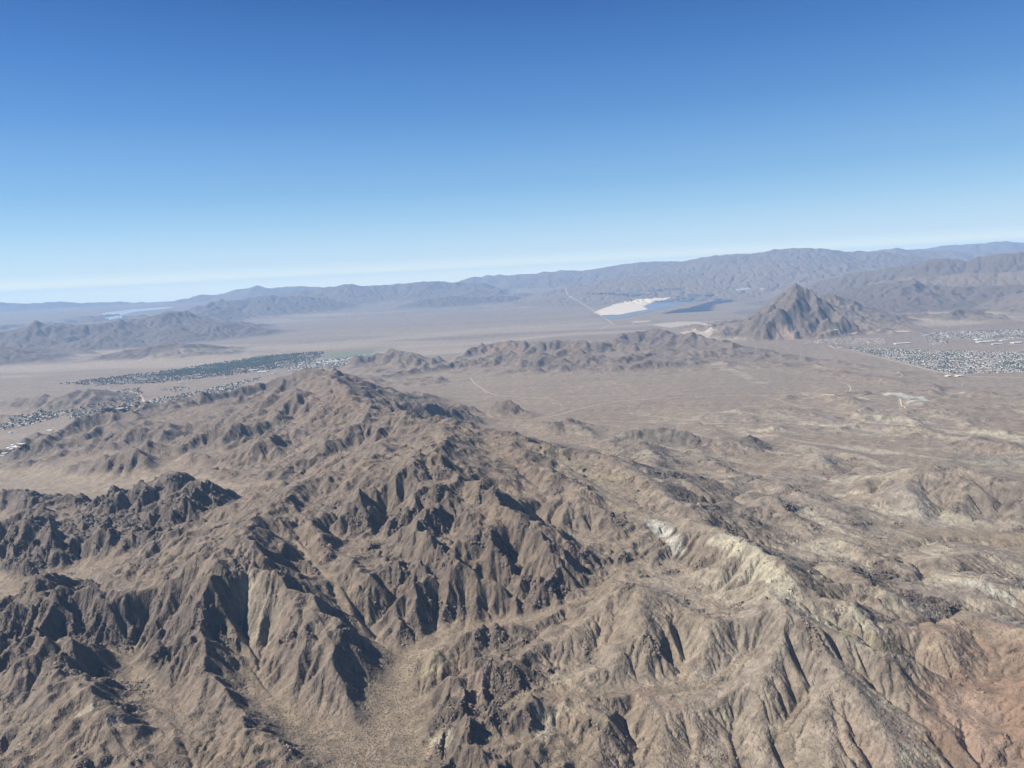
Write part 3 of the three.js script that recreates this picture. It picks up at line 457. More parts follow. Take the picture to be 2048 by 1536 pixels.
// rain: stream-power wear (implicit, one pass down the drainage tree per step) with some creep
function wear(G, steps, kdt, creep, talus) {
  const { w, h, n, d, H, A } = G;
  fillPits(G);
  const rec = new Int32Array(n), cnt = new Int32Array(n + 1), don = new Int32Array(n), order = new Int32Array(n), st = new Int32Array(n), len = new Float32Array(n), T = new Float32Array(n);
  const DI = [-1, 0, 1, -1, 1, -1, 0, 1], DJ = [-1, -1, -1, 0, 0, 1, 1, 1], OFF = DI.map((a, q) => DJ[q] * w + a), DL = DI.map((a, q) => (a && DJ[q] ? Math.SQRT2 : 1) * d);
  for (let step = 0; step < steps; step++) {
    cnt.fill(0);
    for (let j = 0; j < h; j++) for (let i = 0; i < w; i++) {
      const k = j * w + i; rec[k] = k; len[k] = d;
      if (i === 0 || j === 0 || i === w - 1 || j === h - 1) continue;
      let best = 0;
      for (let q = 0; q < 8; q++) { const m = k + OFF[q], s = (H[k] - H[m]) / DL[q] * (0.8 + 0.4 * hash(k * 8 + q + step * 7919)); if (s > best) { best = s; rec[k] = m; len[k] = DL[q]; } }
      if (rec[k] !== k) cnt[rec[k] + 1]++;
    }
    for (let k = 0; k < n; k++) cnt[k + 1] += cnt[k];
    const pos = st; pos.set(cnt.subarray(0, n));
    for (let k = 0; k < n; k++) if (rec[k] !== k) don[pos[rec[k]]++] = k;
    let m = 0;
    for (let k = 0; k < n; k++) if (rec[k] === k) order[m++] = k;
    for (let q = 0; q < m; q++) { const k = order[q]; for (let c = cnt[k]; c < cnt[k + 1]; c++) order[m++] = don[c]; }
    A.fill(d * d);
    for (let q = m - 1; q >= 0; q--) { const k = order[q]; if (rec[k] !== k) A[rec[k]] += A[k]; }
    for (let q = 0; q < m; q++) {
      const k = order[q], r = rec[k]; if (r === k) continue;
      const f = kdt * G.soft[k] * Math.sqrt(A[k]) / len[k];
      const v = (H[k] + f * H[r]) / (1 + f); H[k] = v;
    }
    if (creep > 0) {
      T.set(H);
      for (let j = 1; j < h - 1; j++) for (let i = 1; i < w - 1; i++) { const k = j * w + i; H[k] = T[k] + creep * G.round[k] * (T[k - 1] + T[k + 1] + T[k - w] + T[k + w] - 4 * T[k]); }
    }
    if (talus > 0) for (let j = 1; j < h - 1; j++) for (let i = 1; i < w - 1; i++) {
      const k = j * w + i, r = rec[k]; if (r === k) continue; const mx = talus * len[k] * (0.75 + 0.7 * G.crag[k]), e = H[k] - H[r] - mx; if (e > 0) { H[k] -= e * 0.35; H[r] += e * 0.12; }
    }
  }
}
function prep(G) {
  G.soft = new Float32Array(G.n); G.round = new Float32Array(G.n);
  for (let j = 0; j < G.h; j++) for (let i = 0; i < G.w; i++) {
    const k = j * G.w + i, x = G.x0 + i * G.d, z = G.z0 + j * G.d, rel = G.H[k] - G.base[k];
    const right = sm(-150, 700, x + 0.1 * z + 250) * sm(-6200, -4600, z);
    const band = 0.5 + 0.5 * Math.sin((G.H[k] + 0.35 * x + 0.22 * z + 60 * fbm(x / 260 + 3, z / 260, 3)) / 8);
    G.soft[k] = (0.12 + 0.88 * sm(4, 45, rel)) * Math.exp((1.9 - 1.0 * right) * fbm(x / 190, z / 190, 3)) * mix(0.45 + 1.05 * band * band, 1, right * 0.8) * (G.zone[k] === PYRAMID ? 0.45 : 1) * (1 + 0.35 * right) * (1 - 0.9 * G.wash[k]);
    G.round[k] = 1.15 - G.crag[k] + 0.6 * right;
  }
}
const T0 = Date.now(), lap = (s) => console.log(s, ((Date.now() - T0) / 1000).toFixed(1) + ' s');
function level(x0, x1, z0, z1, d, from, rough, steps, kdt, creep, talus, warpA, warpL) {
  const G = new Grid(x0, x1, z0, z1, d);
  survey(G, warpA, warpL);
  if (from) for (let j = 0; j < G.h; j++) for (let i = 0; i < G.w; i++) {
    const x = x0 + i * d, z = z0 + j * d, k = j * G.w + i; G.H[k] = from.cub(from.H, x, z);
  }
  for (let j = 0; j < G.h; j++) for (let i = 0; i < G.w; i++) {
    const x = x0 + i * d, z = z0 + j * d, k = j * G.w + i, rel = G.H[k] - G.base[k], m = sm(0, 60, rel);
    G.H[k] += m * (1 - G.wash[k]) * (rough * (0.06 + 1.15 * G.crag[k] * G.crag[k] + 0.24 * sm(400, -500, x)) * (ridged(x / (d * 14), z / (d * 14), 4) - 0.45) * 2 + (hash(k) - 0.5) * d * 0.12) + (1 - m) * d * 0.03 * fbm(x / (d * 6), z / (d * 6), 3);
  }
  prep(G); wear(G, steps, kdt, creep, talus);
  return G;
}
const g24 = level(-7200, 7800, -10000, -500, 20, null, 46, 62, 0.009, 0.01, 0.9, 60, 420); lap('coarse');
const g12 = level(-7200, 7800, -10000, -500, 10, g24, 30, 26, 0.008, 0.01, 0.95, 60, 420); lap('middle');
const g6 = level(-3400, 3400, -5200, -700, 5, g12, 19, 32, 0.009, 0.006, 1.05, 60, 420); lap('fine');
const g3 = level(-1750, 1750, -2800, -860, 3, g6, 9, 30, 0.009, 0.006, 1.1, 60, 420); lap('finest');
const gM = level(-17500, 17500, -30000, -7000, 28, null, 48, 45, 0.011, 0.005, 0.9, 70, 700); lap('mid range');
const gH = level(-3200, 7400, -14200, -7600, 14, gM, 30, 20, 0.007, 0.006, 1.1, 70, 700); lap('hills');
const gF = level(-42000, 42000, -51000, -8000, 64, null, 45, 34, 0.009, 0.006, 0.8, 180, 1900); lap('far range');

function relief(x, z) {
  const wf = clamp(Math.min(gM.inside(x, z, 1200)), 0, 1), w12 = clamp(g12.inside(x, z, 700), 0, 1), w6 = clamp(g6.inside(x, z, 250), 0, 1), w3 = clamp(g3.inside(x, z, 140), 0, 1);
  let v = 0;
  if (z > -700) return mix(90 + 60 * fbm(x / 1500, z / 1500, 4), relief(x, -700.5), sm(1500, -700, z));
  if (w12 < 1) { let q = 0; if (wf < 1) q = gF.cub(gF.H, x, z); if (wf > 0) q = mix(q, gM.cub(gM.H, x, z), wf); const wh = clamp(gH.inside(x, z, 500), 0, 1); if (wh > 0) q = mix(q, gH.cub(gH.H, x, z), wh); v = q; }
  if (w12 > 0) { let q = w6 < 1 ? g12.cub(g12.H, x, z) : 0; if (w6 > 0 && w3 < 1) q = mix(q, g6.cub(g6.H, x, z), w6); if (w3 > 0) q = mix(q, g3.cub(g3.H, x, z), w3); v = mix(v, q, w12); }
  return v;
}
const gridAt = (x, z) => (g3.inside(x, z, 1) > 70 ? g3 : g6.inside(x, z, 1) > 0 ? g6 : g12.inside(x, z, 1) > 300 ? g12 : gH.inside(x, z, 1) > 250 ? gH : gM.inside(x, z, 1) > 0 ? gM : gF);
function blocks(x, y) {                                 // angular rock: nearest of scattered tilted blocks
  const xi = Math.floor(x), yi = Math.floor(y); let best = 9, v = 0;
  for (let j = -1; j <= 1; j++) for (let i = -1; i <= 1; i++) {
    const a = xi + i, b = yi + j, k = Math.imul(a, 73856093) ^ Math.imul(b, 19349663), h1 = hash(k), h2 = hash(k + 1), h3 = hash(k + 2), dx = x - a - h1, dy = y - b - h2, d = dx * dx + dy * dy;
    if (d < best) { best = d; v = h3 - 0.5 + dx * (hash(k + 3) - 0.5) * 1.3 + dy * (hash(k + 4) - 0.5) * 1.3 - 0.25 * d; }
  }
  return v;
}
const outcrop = (x, z, dark, crag) => sm(0.12, 0.22, fbm(x / 105 + 4.2, z / 105, 5) + 0.34 * (crag - 0.62) + 0.22 * (dark - 0.5));
function height(x, z) {
  let v = relief(x, z);
  const G = gridAt(x, z), rel = v - G.lin(G.base, x, z), cr = G.lin(G.crag, x, z), m = sm(6, 60, rel), far = Math.hypot(x, z);
  const a = m * (0.25 + cr);
  if (a > 0.02) {
    if (far < 9000) v += m * (0.12 + 0.5 * cr * cr) * (10 * (ridged(x / 75, z / 75, 4) - 0.5) + (far < 5500 ? 5 * (ridged(x / 27 + 9, z / 27, 3) - 0.5) : 0));
    if (far < 7000) { const dk = G.lin(G.dark, x, z); v += m * outcrop(x, z, dk, cr) * (2 + 9 * cr * dk + (4 + 12 * cr) * (blocks(x / 40 + 0.25 * noise(x / 30, z / 30), z / 40) + 0.28 * blocks(x / 16, z / 16 + 0.25 * noise(x / 12, z / 12)))); }
    if (far >= 9000) v += a * (far < 30000 ? 18 : 60) * (ridged(x / (far < 30000 ? 190 : 900), z / (far < 30000 ? 190 : 900), 3) - 0.5);
  }
  return v;
}

// ---------------------------------------------------------------- the ground as one continuous sheet, fan-shaped grid
const cols = [], rows = [];
{
  const D = Math.PI / 180;
  for (let a = -180; a < -62; a += 4) cols.push(a * D);
  for (let a = -62; a < -42; a += 0.8) cols.push(a * D);
  for (let a = -42; a <= 42; a += 0.076) cols.push(a * D);
  for (let a = 42.4; a < 62; a += 0.8) cols.push(a * D);
  for (let a = 62; a < 179; a += 4) cols.push(a * D);
  cols.push(Math.PI);
  for (let q = 5; q < 690; q *= 1.35) rows.push(q);
  let r = 700;
  while (r < 49500) { rows.push(r); r *= 1 + (r < 1100 ? 0.012 : r < 4200 ? 0.0023 : r < 15000 ? 0.0040 : r < 48000 ? 0.0056 : 0.010); }
}
const NC = cols.length, NR = rows.length, NV = NC * NR;
const P = new Float32Array(NV * 3);
for (let j = 0; j < NR; j++) for (let i = 0; i < NC; i++) {
  const k = (j * NC + i) * 3, x = rows[j] * Math.sin(cols[i]), z = -rows[j] * Math.cos(cols[i]);
  P[k] = x; P[k + 1] = height(x, z); P[k + 2] = z;
}
lap('sheet ' + NC + ' x ' + NR);
function find(list, v) { let a = 0, b = list.length - 1; while (b - a > 1) { const m = (a + b) >> 1; if (list[m] <= v) a = m; else b = m; } return a; }
function ground(x, z) {                                  // height of the sheet as built
  const r = Math.hypot(x, z), t = Math.atan2(x, -z), i = find(cols, t), j = find(rows, r);
  const a = clamp((t - cols[i]) / (cols[i + 1] - cols[i]), 0, 1), b = clamp((r - rows[j]) / (rows[j + 1] - rows[j]), 0, 1), k = j * NC + i;
  const y = (q) => P[q * 3 + 1];
  return (y(k) * (1 - a) + y(k + 1) * a) * (1 - b) + (y(k + NC) * (1 - a) + y(k + NC + 1) * a) * b;
}
function hit(px, py) {                                   // where the sight line through a pixel meets the ground
  const d = ray(px, py), c = Math.hypot(d.x, d.z); let r = 720, pr = r;
  while (r < 49000) {
    const x = d.x / c * r, z = d.z / c * r, y = EYE + d.y / c * r;
    if (ground(x, z) > y) { let lo = pr, hi = r; for (let q = 0; q < 18; q++) { const m = (lo + hi) / 2; if (ground(d.x / c * m, d.z / c * m) > EYE + d.y / c * m) hi = m; else lo = m; } return [d.x / c * hi, d.z / c * hi]; }
    pr = r; r *= 1.004;
  }
  return [d.x / c * 49000, d.z / c * 49000];
}
const N = new Float32Array(NV * 3);
for (let j = 0; j < NR; j++) for (let i = 0; i < NC; i++) {
  const k = j * NC + i, l = i ? k - 1 : k, r = i < NC - 1 ? k + 1 : k, u = j ? k - NC : k, o = j < NR - 1 ? k + NC : k;
  const ax = P[r * 3] - P[l * 3], ay = P[r * 3 + 1] - P[l * 3 + 1], az = P[r * 3 + 2] - P[l * 3 + 2], bx = P[o * 3] - P[u * 3], by = P[o * 3 + 1] - P[u * 3 + 1], bz = P[o * 3 + 2] - P[u * 3 + 2];
  let nx = ay * bz - az * by, ny = az * bx - ax * bz, nz = ax * by - ay * bx; if (ny < 0) { nx = -nx; ny = -ny; nz = -nz; }
  const s = 1 / Math.hypot(nx, ny, nz); N[k * 3] = nx * s; N[k * 3 + 1] = ny * s; N[k * 3 + 2] = nz * s;
}

// ---------------------------------------------------------------- what the ground is made of (base colours, linear)
// strokes of differing rock: [pixel polyline, half width in metres, colour, strength]
const CREAM = [0.282, 0.254, 0.183], WHITE = [0.310, 0.304, 0.256], SAND = [0.226, 0.186, 0.130], RED = [0.158, 0.100, 0.064], PINK = [0.205, 0.148, 0.112], VARNISH = [0.039, 0.032, 0.029], GREY = [0.169, 0.148, 0.124], LIGHT = [0.236, 0.204, 0.160], MAUVE = [0.172, 0.140, 0.108], SHALE = [0.112, 0.090, 0.073], OLIVE = [0.169, 0.141, 0.086], GREEN = [0.079, 0.074, 0.055];
const strokes = [
  [[[1305, 1045], [1325, 1065]], 32, WHITE, 0.9], [[[1345, 1080], [1355, 1095]], 25, WHITE, 0.6],
  [[[1440, 1078], [1480, 1100], [1520, 1130], [1560, 1160], [1570, 1180]], 34, CREAM, 0.95],
  [[[1695, 1220], [1720, 1240], [1745, 1250]], 26, CREAM, 0.6], [[[1690, 1265], [1740, 1280], [1760, 1285]], 30, OLIVE, 0.6],
  [[[1890, 1285], [1915, 1310], [1950, 1335], [1965, 1350]], 30, CREAM, 0.85], [[[1840, 1285], [1860, 1290]], 20, CREAM, 0.6], [[[1880, 1260], [1890, 1280]], 12, CREAM, 0.7],
  [[[1600, 1010], [1640, 1040], [1660, 1050]], 26, CREAM, 0.6], [[[1640, 1040], [1680, 1062], [1760, 1090]], 16, CREAM, 0.6], [[[1770, 1090], [1800, 1095]], 25, CREAM, 0.5],
  [[[1640, 1090], [1680, 1110], [1660, 1130]], 40, CREAM, 0.35], [[[1850, 1105], [1880, 1095], [1870, 1115]], 30, CREAM, 0.45], [[[1870, 1160], [1905, 1150]], 40, CREAM, 0.5], [[[1930, 1165], [1980, 1180], [2020, 1200]], 20, WHITE, 0.55], [[[1960, 1220], [2040, 1245]], 30, CREAM, 0.4],
  [[[1835, 1220], [1860, 1225]], 35, GREY, 0.6], [[[1770, 1215], [1790, 1210]], 20, CREAM, 0.5],
  [[[1100, 900], [1140, 935], [1180, 955], [1230, 965]], 60, OLIVE, 0.6], [[[1130, 930], [1160, 945], [1200, 955]], 22, SAND, 0.6], [[[1180, 970], [1240, 1010], [1290, 1030]], 40, SAND, 0.45], [[[1450, 950], [1480, 955]], 25, SAND, 0.8],
  [[[490, 1150], [510, 1175], [500, 1200]], 22, SAND, 0.5], [[[525, 1245], [520, 1265]], 16, SAND, 0.5], [[[500, 1200], [530, 1240], [500, 1270]], 45, CREAM, 0.25],
  [[[840, 1345], [865, 1335], [875, 1320]], 24, OLIVE, 0.8], [[[870, 1480], [885, 1485], [900, 1475]], 12, CREAM, 0.6], [[[1095, 1440], [1085, 1470]], 16, CREAM, 0.6], [[[1080, 1420], [1130, 1415]], 18, CREAM, 0.4],
  [[[160, 1430], [185, 1415]], 10, CREAM, 0.6], [[[225, 1440], [250, 1430]], 14, GREY, 0.7], [[[920, 1335], [905, 1340]], 10, PINK, 0.7], [[[940, 1350], [960, 1370], [945, 1400]], 26, PINK, 0.6],
  [[[1700, 1460], [1720, 1490], [1740, 1530]], 40, PINK, 0.4], [[[1790, 1450], [1800, 1470]], 24, PINK, 0.5], [[[1810, 1520], [1820, 1500]], 12, CREAM, 0.7], [[[1845, 1495], [1860, 1510]], 14, CREAM, 0.5],
  [[[1960, 1300], [2040, 1330], [2060, 1400]], 160, RED, 0.62], [[[1980, 1400], [2048, 1450], [1960, 1480]], 140, RED, 0.75], [[[1940, 1420], [1930, 1460]], 50, PINK, 0.6], [[[2040, 1530], [2000, 1520]], 50, PINK, 0.6],
  [[[1270, 1385], [1320, 1400], [1350, 1420]], 22, PINK, 0.5], [[[1120, 1360], [1170, 1345]], 26, SAND, 0.7],
  [[[1940, 920], [2048, 945]], 120, GREEN, 0.4], [[[1790, 980], [1830, 1010], [1850, 1035]], 60, GREY, 0.5], [[[1270, 870], [1330, 870], [1360, 880]], 90, GREEN, 0.45], [[[1460, 880], [1510, 890]], 70, VARNISH, 0.5],
  [[[560, 790], [620, 790], [680, 800], [730, 815]], 60, RED, 0.35], [[[600, 800], [640, 790]], 40, PINK, 0.4],
  [[[965, 697], [1000, 700], [1035, 705]], 130, RED, 0.6], [[[1110, 700], [1160, 695]], 90, RED, 0.5], [[[930, 742], [960, 735]], 60, RED, 0.4], [[[1180, 705], [1250, 710]], 80, PINK, 0.3],
  [[[1540, 676], [1590, 674], [1640, 672]], 90, RED, 0.4], [[[1550, 668], [1572, 660]], 70, PINK, 0.9], [[[1585, 672], [1600, 680]], 60, PINK, 0.9],
  [[[1530, 830], [1570, 838], [1640, 850]], 40, CREAM, 0.35], [[[1560, 828], [1600, 836]], 22, CREAM, 0.5], [[[1640, 850], [1700, 848], [1740, 846]], 35, CREAM, 0.55], [[[1710, 832], [1760, 836]], 30, CREAM, 0.5], [[[1760, 842], [1790, 838]], 30, CREAM, 0.4], [[[1820, 840], [1860, 845]], 30, CREAM, 0.5], [[[1866, 830], [1910, 840]], 16, CREAM, 0.7],
  [[[1790, 860], [1850, 862]], 40, SAND, 0.7], [[[1880, 872], [1930, 875]], 30, SAND, 0.8], [[[1950, 866], [2000, 868], [2048, 885]], 35, CREAM, 0.8], [[[1690, 908], [1720, 915], [1780, 935]], 30, CREAM, 0.4], [[[1740, 925], [1790, 935]], 30, CREAM, 0.35], [[[1580, 900], [1620, 895], [1640, 910]], 40, CREAM, 0.3],
  [[[1770, 790], [1800, 788], [1840, 797]], 46, WHITE, 0.85], [[[1720, 795], [1735, 798]], 20, WHITE, 0.8], [[[1815, 806], [1850, 801]], 22, WHITE, 0.8], [[[1790, 812], [1840, 808], [1870, 800]], 18, SAND, 0.8], [[[1900, 787], [1925, 785]], 30, WHITE, 0.6], [[[2010, 783], [2048, 788]], 26, SAND, 0.9], [[[1800, 797], [1802, 820]], 10, SAND, 0.8],
  [[[1400, 725], [1440, 728]], 40, SAND, 0.7], [[[1440, 735], [1480, 745], [1500, 758]], 60, CREAM, 0.35], [[[1510, 765], [1530, 765]], 40, CREAM, 0.5],
  [[[1590, 790], [1620, 783], [1650, 788]], 40, SAND, 0.4],
  [[[560, 695], [700, 684], [850, 672], [1000, 657], [1180, 648]], 420, SAND, 0.75], [[[800, 694], [960, 686], [1100, 672]], 200, CREAM, 0.35], [[[300, 712], [430, 700], [560, 690]], 160, SAND, 0.45], [[[40, 745], [120, 742], [200, 735]], 160, SAND, 0.4],
];
const tone = strokes.map(([line, r, c, s]) => ({ q: line.map(([a, b]) => hit(a, b)), r, c, s }));
for (const t of tone) { t.x0 = Math.min(...t.q.map((p) => p[0])) - 2.4 * t.r; t.x1 = Math.max(...t.q.map((p) => p[0])) + 2.4 * t.r; t.z0 = Math.min(...t.q.map((p) => p[1])) - 2.4 * t.r; t.z1 = Math.max(...t.q.map((p) => p[1])) + 2.4 * t.r; }
const CELL = 500, bins = new Map();
for (const t of tone) for (let a = Math.floor(t.x0 / CELL); a <= Math.floor(t.x1 / CELL); a++) for (let b = Math.floor(t.z0 / CELL); b <= Math.floor(t.z1 / CELL); b++) { const k = a * 100003 + b; if (!bins.has(k)) bins.set(k, []); bins.get(k).push(t); }

const COL = new Float32Array(NV * 3), ZN = new Uint8Array(NV);
const c = [0, 0, 0], put = (q, t) => { c[0] += (q[0] - c[0]) * t; c[1] += (q[1] - c[1]) * t; c[2] += (q[2] - c[2]) * t; };
const PLAIN = [0.162, 0.125, 0.086], FARPLAIN = [0.136, 0.102, 0.074], TAN = [0.172, 0.128, 0.082], TAN2 = [0.205, 0.157, 0.105], BROWN = [0.112, 0.082, 0.057], DARK = [0.056, 0.043, 0.035], WASH = [0.178, 0.139, 0.094], PALE = [0.222, 0.178, 0.120];
for (let j = 0; j < NR; j++) for (let i = 0; i < NC; i++) {
  const k = j * NC + i, x = P[k * 3], y = P[k * 3 + 1], z = P[k * 3 + 2], ny = N[k * 3 + 1], far = rows[j], G = gridAt(x, z);
  const rel = y - G.lin(G.base, x, z), dark = G.lin(G.dark, x, z), crag = G.lin(G.crag, x, z), m = sm(8, 40, rel), slope = Math.sqrt(1 - ny * ny) / ny;
  const area = G.lin(G.A, x, z);
  ZN[k] = rel > 12 ? G.near(G.zone, x, z) : 0;
  const S = far < 5000 ? 1 : far < 18000 ? 3 : 10, n1 = fbm(x / (260 * S), z / (260 * S), 4), n2 = fbm(x / (60 * S) + 50, z / (60 * S), 4), n3 = noise(x / (9 * S), z / (9 * S));
  const right = sm(-150, 700, x + 0.1 * z + 250) * sm(-6200, -4600, z);
  // plain: pale alluvium with long streaks down the fans
  const st = fbm((x * 0.25 + z * 0.12) / 260, z / 90, 4);
  c[0] = PLAIN[0]; c[1] = PLAIN[1]; c[2] = PLAIN[2];
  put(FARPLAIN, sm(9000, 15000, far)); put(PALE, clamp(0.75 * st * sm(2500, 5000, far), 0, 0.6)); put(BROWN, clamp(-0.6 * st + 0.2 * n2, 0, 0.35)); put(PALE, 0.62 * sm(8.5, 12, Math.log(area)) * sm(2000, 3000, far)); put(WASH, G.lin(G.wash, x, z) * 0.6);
  if (far > 11000 && far < 26000) { const pl = sm(0.05, 0.35, fbm(x / 4200 + 5, z / 1200 + 3, 4) + 0.25 * sm(6000, 1500, Math.abs(z + 14500 + x * 0.25))); put([0.25, 0.205, 0.145], 0.75 * pl); }
  // slopes
  if (m > 0) {
    const p = [c[0], c[1], c[2]];
    c[0] = TAN[0]; c[1] = TAN[1]; c[2] = TAN[2];
    put(TAN2, clamp(0.5 + 1.2 * n1, 0, 1) * 0.6); put(LIGHT, right * clamp(0.65 + n1, 0, 0.9)); put(BROWN, clamp(0.12 + 1.0 * n2 - 0.4 * n1, 0, 0.65) * (1 - 0.5 * right));
    put(MAUVE, (0.6 - 0.25 * right) * sm(-0.05, 0.35, fbm(x / 520 + 60, z / 520, 4))); put(SHALE, 0.55 * sm(0.08, 0.4, fbm(x / 340 + 160, z / 340, 4)) * (1 - right));
    put(WASH, 0.5 * sm(2500, 30000, area) * (1 - sm(0.5, 0.9, slope)));
    if (far < 9000) {
      const st2 = far < 2800 ? 14 : 28, cv = G.lin(G.H, x, z) - 0.25 * (G.lin(G.H, x - st2, z) + G.lin(G.H, x + st2, z) + G.lin(G.H, x, z - st2) + G.lin(G.H, x, z + st2));
      put(BROWN, 0.55 * sm(0.4, 2.6, cv) * (0.35 + 0.65 * dark)); put(DARK, 0.6 * sm(0.8, 4, cv) * dark * clamp(0.6 + n2, 0, 1));
      const la = sm(5.2, 8.2, Math.log(area)); put(n1 > 0.05 ? BROWN : WASH, la * 0.42 * (1 - 0.5 * dark)); put(WASH, 0.3 * sm(0.8, 4, -cv));
    }
    if (ZN[k] === PYRAMID && rel > 60) { put([0.105, 0.09, 0.078], 0.3 * sm(60, 200, rel)); put(DARK, 0.3 * sm(0.0, 0.4, n2)); }
    if (ZN[k] === MIDHILL || ZN[k] === TOWNHILL) put(SHALE, 0.65 * sm(15, 60, rel) * clamp(0.7 + n1, 0.2, 1));
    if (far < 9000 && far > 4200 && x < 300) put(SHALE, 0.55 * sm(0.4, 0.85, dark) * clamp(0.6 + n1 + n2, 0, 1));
    const oc = far < 9000 ? outcrop(x, z, dark, crag) : 0;
    put(BROWN, 0.45 * oc); put(DARK, oc * clamp(0.25 + 0.75 * dark + 0.5 * n2, 0, 0.9));
    const rock = clamp((sm(0.42, 0.78, slope + 0.22 * n2 + 0.1 * n3) * 0.75 + sm(-0.1, 0.45, n1 + 0.6 * n2 + 0.15 * n3) * 0.6) * (0.1 + 1.1 * dark), 0, 1);
    put(DARK, clamp(rock * (far > 9000 ? 0.75 : 0.8), 0, 1));
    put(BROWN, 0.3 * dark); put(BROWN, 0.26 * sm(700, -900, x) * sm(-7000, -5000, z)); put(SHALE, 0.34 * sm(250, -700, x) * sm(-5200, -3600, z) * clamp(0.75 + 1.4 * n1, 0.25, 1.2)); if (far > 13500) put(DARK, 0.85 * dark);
    c[0] = mix(p[0], c[0], m); c[1] = mix(p[1], c[1], m); c[2] = mix(p[2], c[2], m);
  }
  if (far < 6500) {                                       // pale tuff beds striking across the right-hand hills
    const uu = (x + z) * 0.707, vv = (x - z) * 0.707, b1 = fbm(uu / 620 + 8, vv / 130, 4) + 0.22 * n2 + 0.1 * n3;
    put(CREAM, 0.72 * sm(0.10, 0.34, b1) * sm(150, 900, x) * sm(-6000, -4300, z) * (1 - 0.7 * dark)); put(BROWN, 0.28 * sm(0.12, 0.4, -b1) * sm(150, 900, x));
  }
  const list = bins.get(Math.floor(x / CELL) * 100003 + Math.floor(z / CELL));
  if (list) for (const t of list) {
    if (x < t.x0 || x > t.x1 || z < t.z0 || z > t.z1) continue;
    const dd = distLine(t.q, x, z), e = dd / t.r + 0.9 * fbm(x / (t.r * 1.5), z / (t.r * 1.5), 4) + 0.25 * n3;
    if (e < 1.3) put(t.c, t.s * (1 - sm(0.6, 1.3, e)));
  }
  const n4 = far < 6000 ? noise(x / 21 + 7, z / 21) : 0, g = (1 + 0.16 * n3 + 0.16 * n2 + 0.16 * n4) * (far < 6000 && hash(k) < 0.10 + 0.1 * n4 ? 0.72 : 1.02);
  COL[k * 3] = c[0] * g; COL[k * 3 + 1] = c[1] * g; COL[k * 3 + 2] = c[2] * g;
}
lap('colours');

const grain = (() => {                                    // fine gravel, scrub specks and rock grain, 400 m across
  const S = 1024, d = new Uint8Array(S * S * 4), hgt = new Uint8Array(S * S * 4), v = new Float32Array(S * S);
    for (let o = 0, f = 16, a = 0.5; o < 5; o++, f *= 2, a *= 0.72) {
    const L = new Float32Array(f * f); for (let q = 0; q < f * f; q++) L[q] = rnd() - 0.5;
    for (let y = 0; y < S; y++) for (let x = 0; x < S; x++) { const u = x / S * f, w = y / S * f, i = u | 0, j = w | 0, p = u - i, q = w - j, pp = p * p * (3 - 2 * p), qq = q * q * (3 - 2 * q), i1 = (i + 1) % f, j1 = (j + 1) % f; v[y * S + x] += a * ((L[j * f + i] * (1 - pp) + L[j * f + i1] * pp) * (1 - qq) + (L[j1 * f + i] * (1 - pp) + L[j1 * f + i1] * pp) * qq); }
  }
  for (let q = 0; q < S * S; q++) { const t = clamp(0.80 + 0.75 * v[q] + 0.16 * (rnd() - 0.5), 0, 1) * 255; d[q * 4] = d[q * 4 + 1] = d[q * 4 + 2] = t; d[q * 4 + 3] = 255; const e = clamp(1 - 1.9 * Math.abs(v[q]), 0, 1) * 255; hgt[q * 4] = hgt[q * 4 + 1] = hgt[q * 4 + 2] = e; hgt[q * 4 + 3] = 255; }
  const mk = (a) => { const t = new THREE.DataTexture(a, S, S); t.wrapS = t.wrapT = THREE.RepeatWrapping; t.magFilter = t.minFilter = THREE.LinearFilter; t.needsUpdate = true; return t; };
  return { map: mk(d), bump: mk(hgt) };
})();
const groundMat = new THREE.MeshStandardMaterial({ vertexColors: true, roughness: 0.95, metalness: 0, map: grain.map, bumpMap: grain.bump, bumpScale: 3.6 });
const plainMat = new THREE.MeshStandardMaterial({ vertexColors: true, roughness: 0.95, metalness: 0, map: grain.map, bumpMap: grain.bump, bumpScale: 1.0 });
const farMat = new THREE.MeshStandardMaterial({ vertexColors: true, roughness: 1, metalness: 0 });
const mat = (r, g, b, o = {}) => new THREE.MeshStandardMaterial({ color: new THREE.Color().setRGB(r, g, b), roughness: 0.85, ...o });
const inPoly = (q, x, z) => { let s = false; for (let i = 0, j = q.length - 1; i < q.length; j = i++) if ((q[i][1] > z) !== (q[j][1] > z) && x < (q[j][0] - q[i][0]) * (z - q[i][1]) / (q[j][1] - q[i][1]) + q[i][0]) s = !s; return s; };
const X3 = (l) => l.map(([a, b]) => [1120 + a / 5.39, 550 + b / 5.39]);
const waterMat = new THREE.MeshPhysicalMaterial({ color: new THREE.Color().setRGB(0.26, 0.30, 0.31), roughness: 0.4, metalness: 0 });
const playa = mat(0.50, 0.425, 0.32, { roughness: 1, map: grain.map }), sandy = mat(0.31, 0.26, 0.195, { roughness: 1, map: grain.map }), salt = mat(0.24, 0.235, 0.22, { roughness: 1 }), lawn = mat(0.04, 0.07, 0.04, { roughness: 1 }), grass = mat(0.085, 0.105, 0.06, { roughness: 1 });
const structure = (o, name, label, category) => { o.name = name; o.userData.kind = 'structure'; if (label) o.userData.label = label; if (category) o.userData.category = category; o.receiveShadow = o.castShadow = true; scene.add(o); return o; };
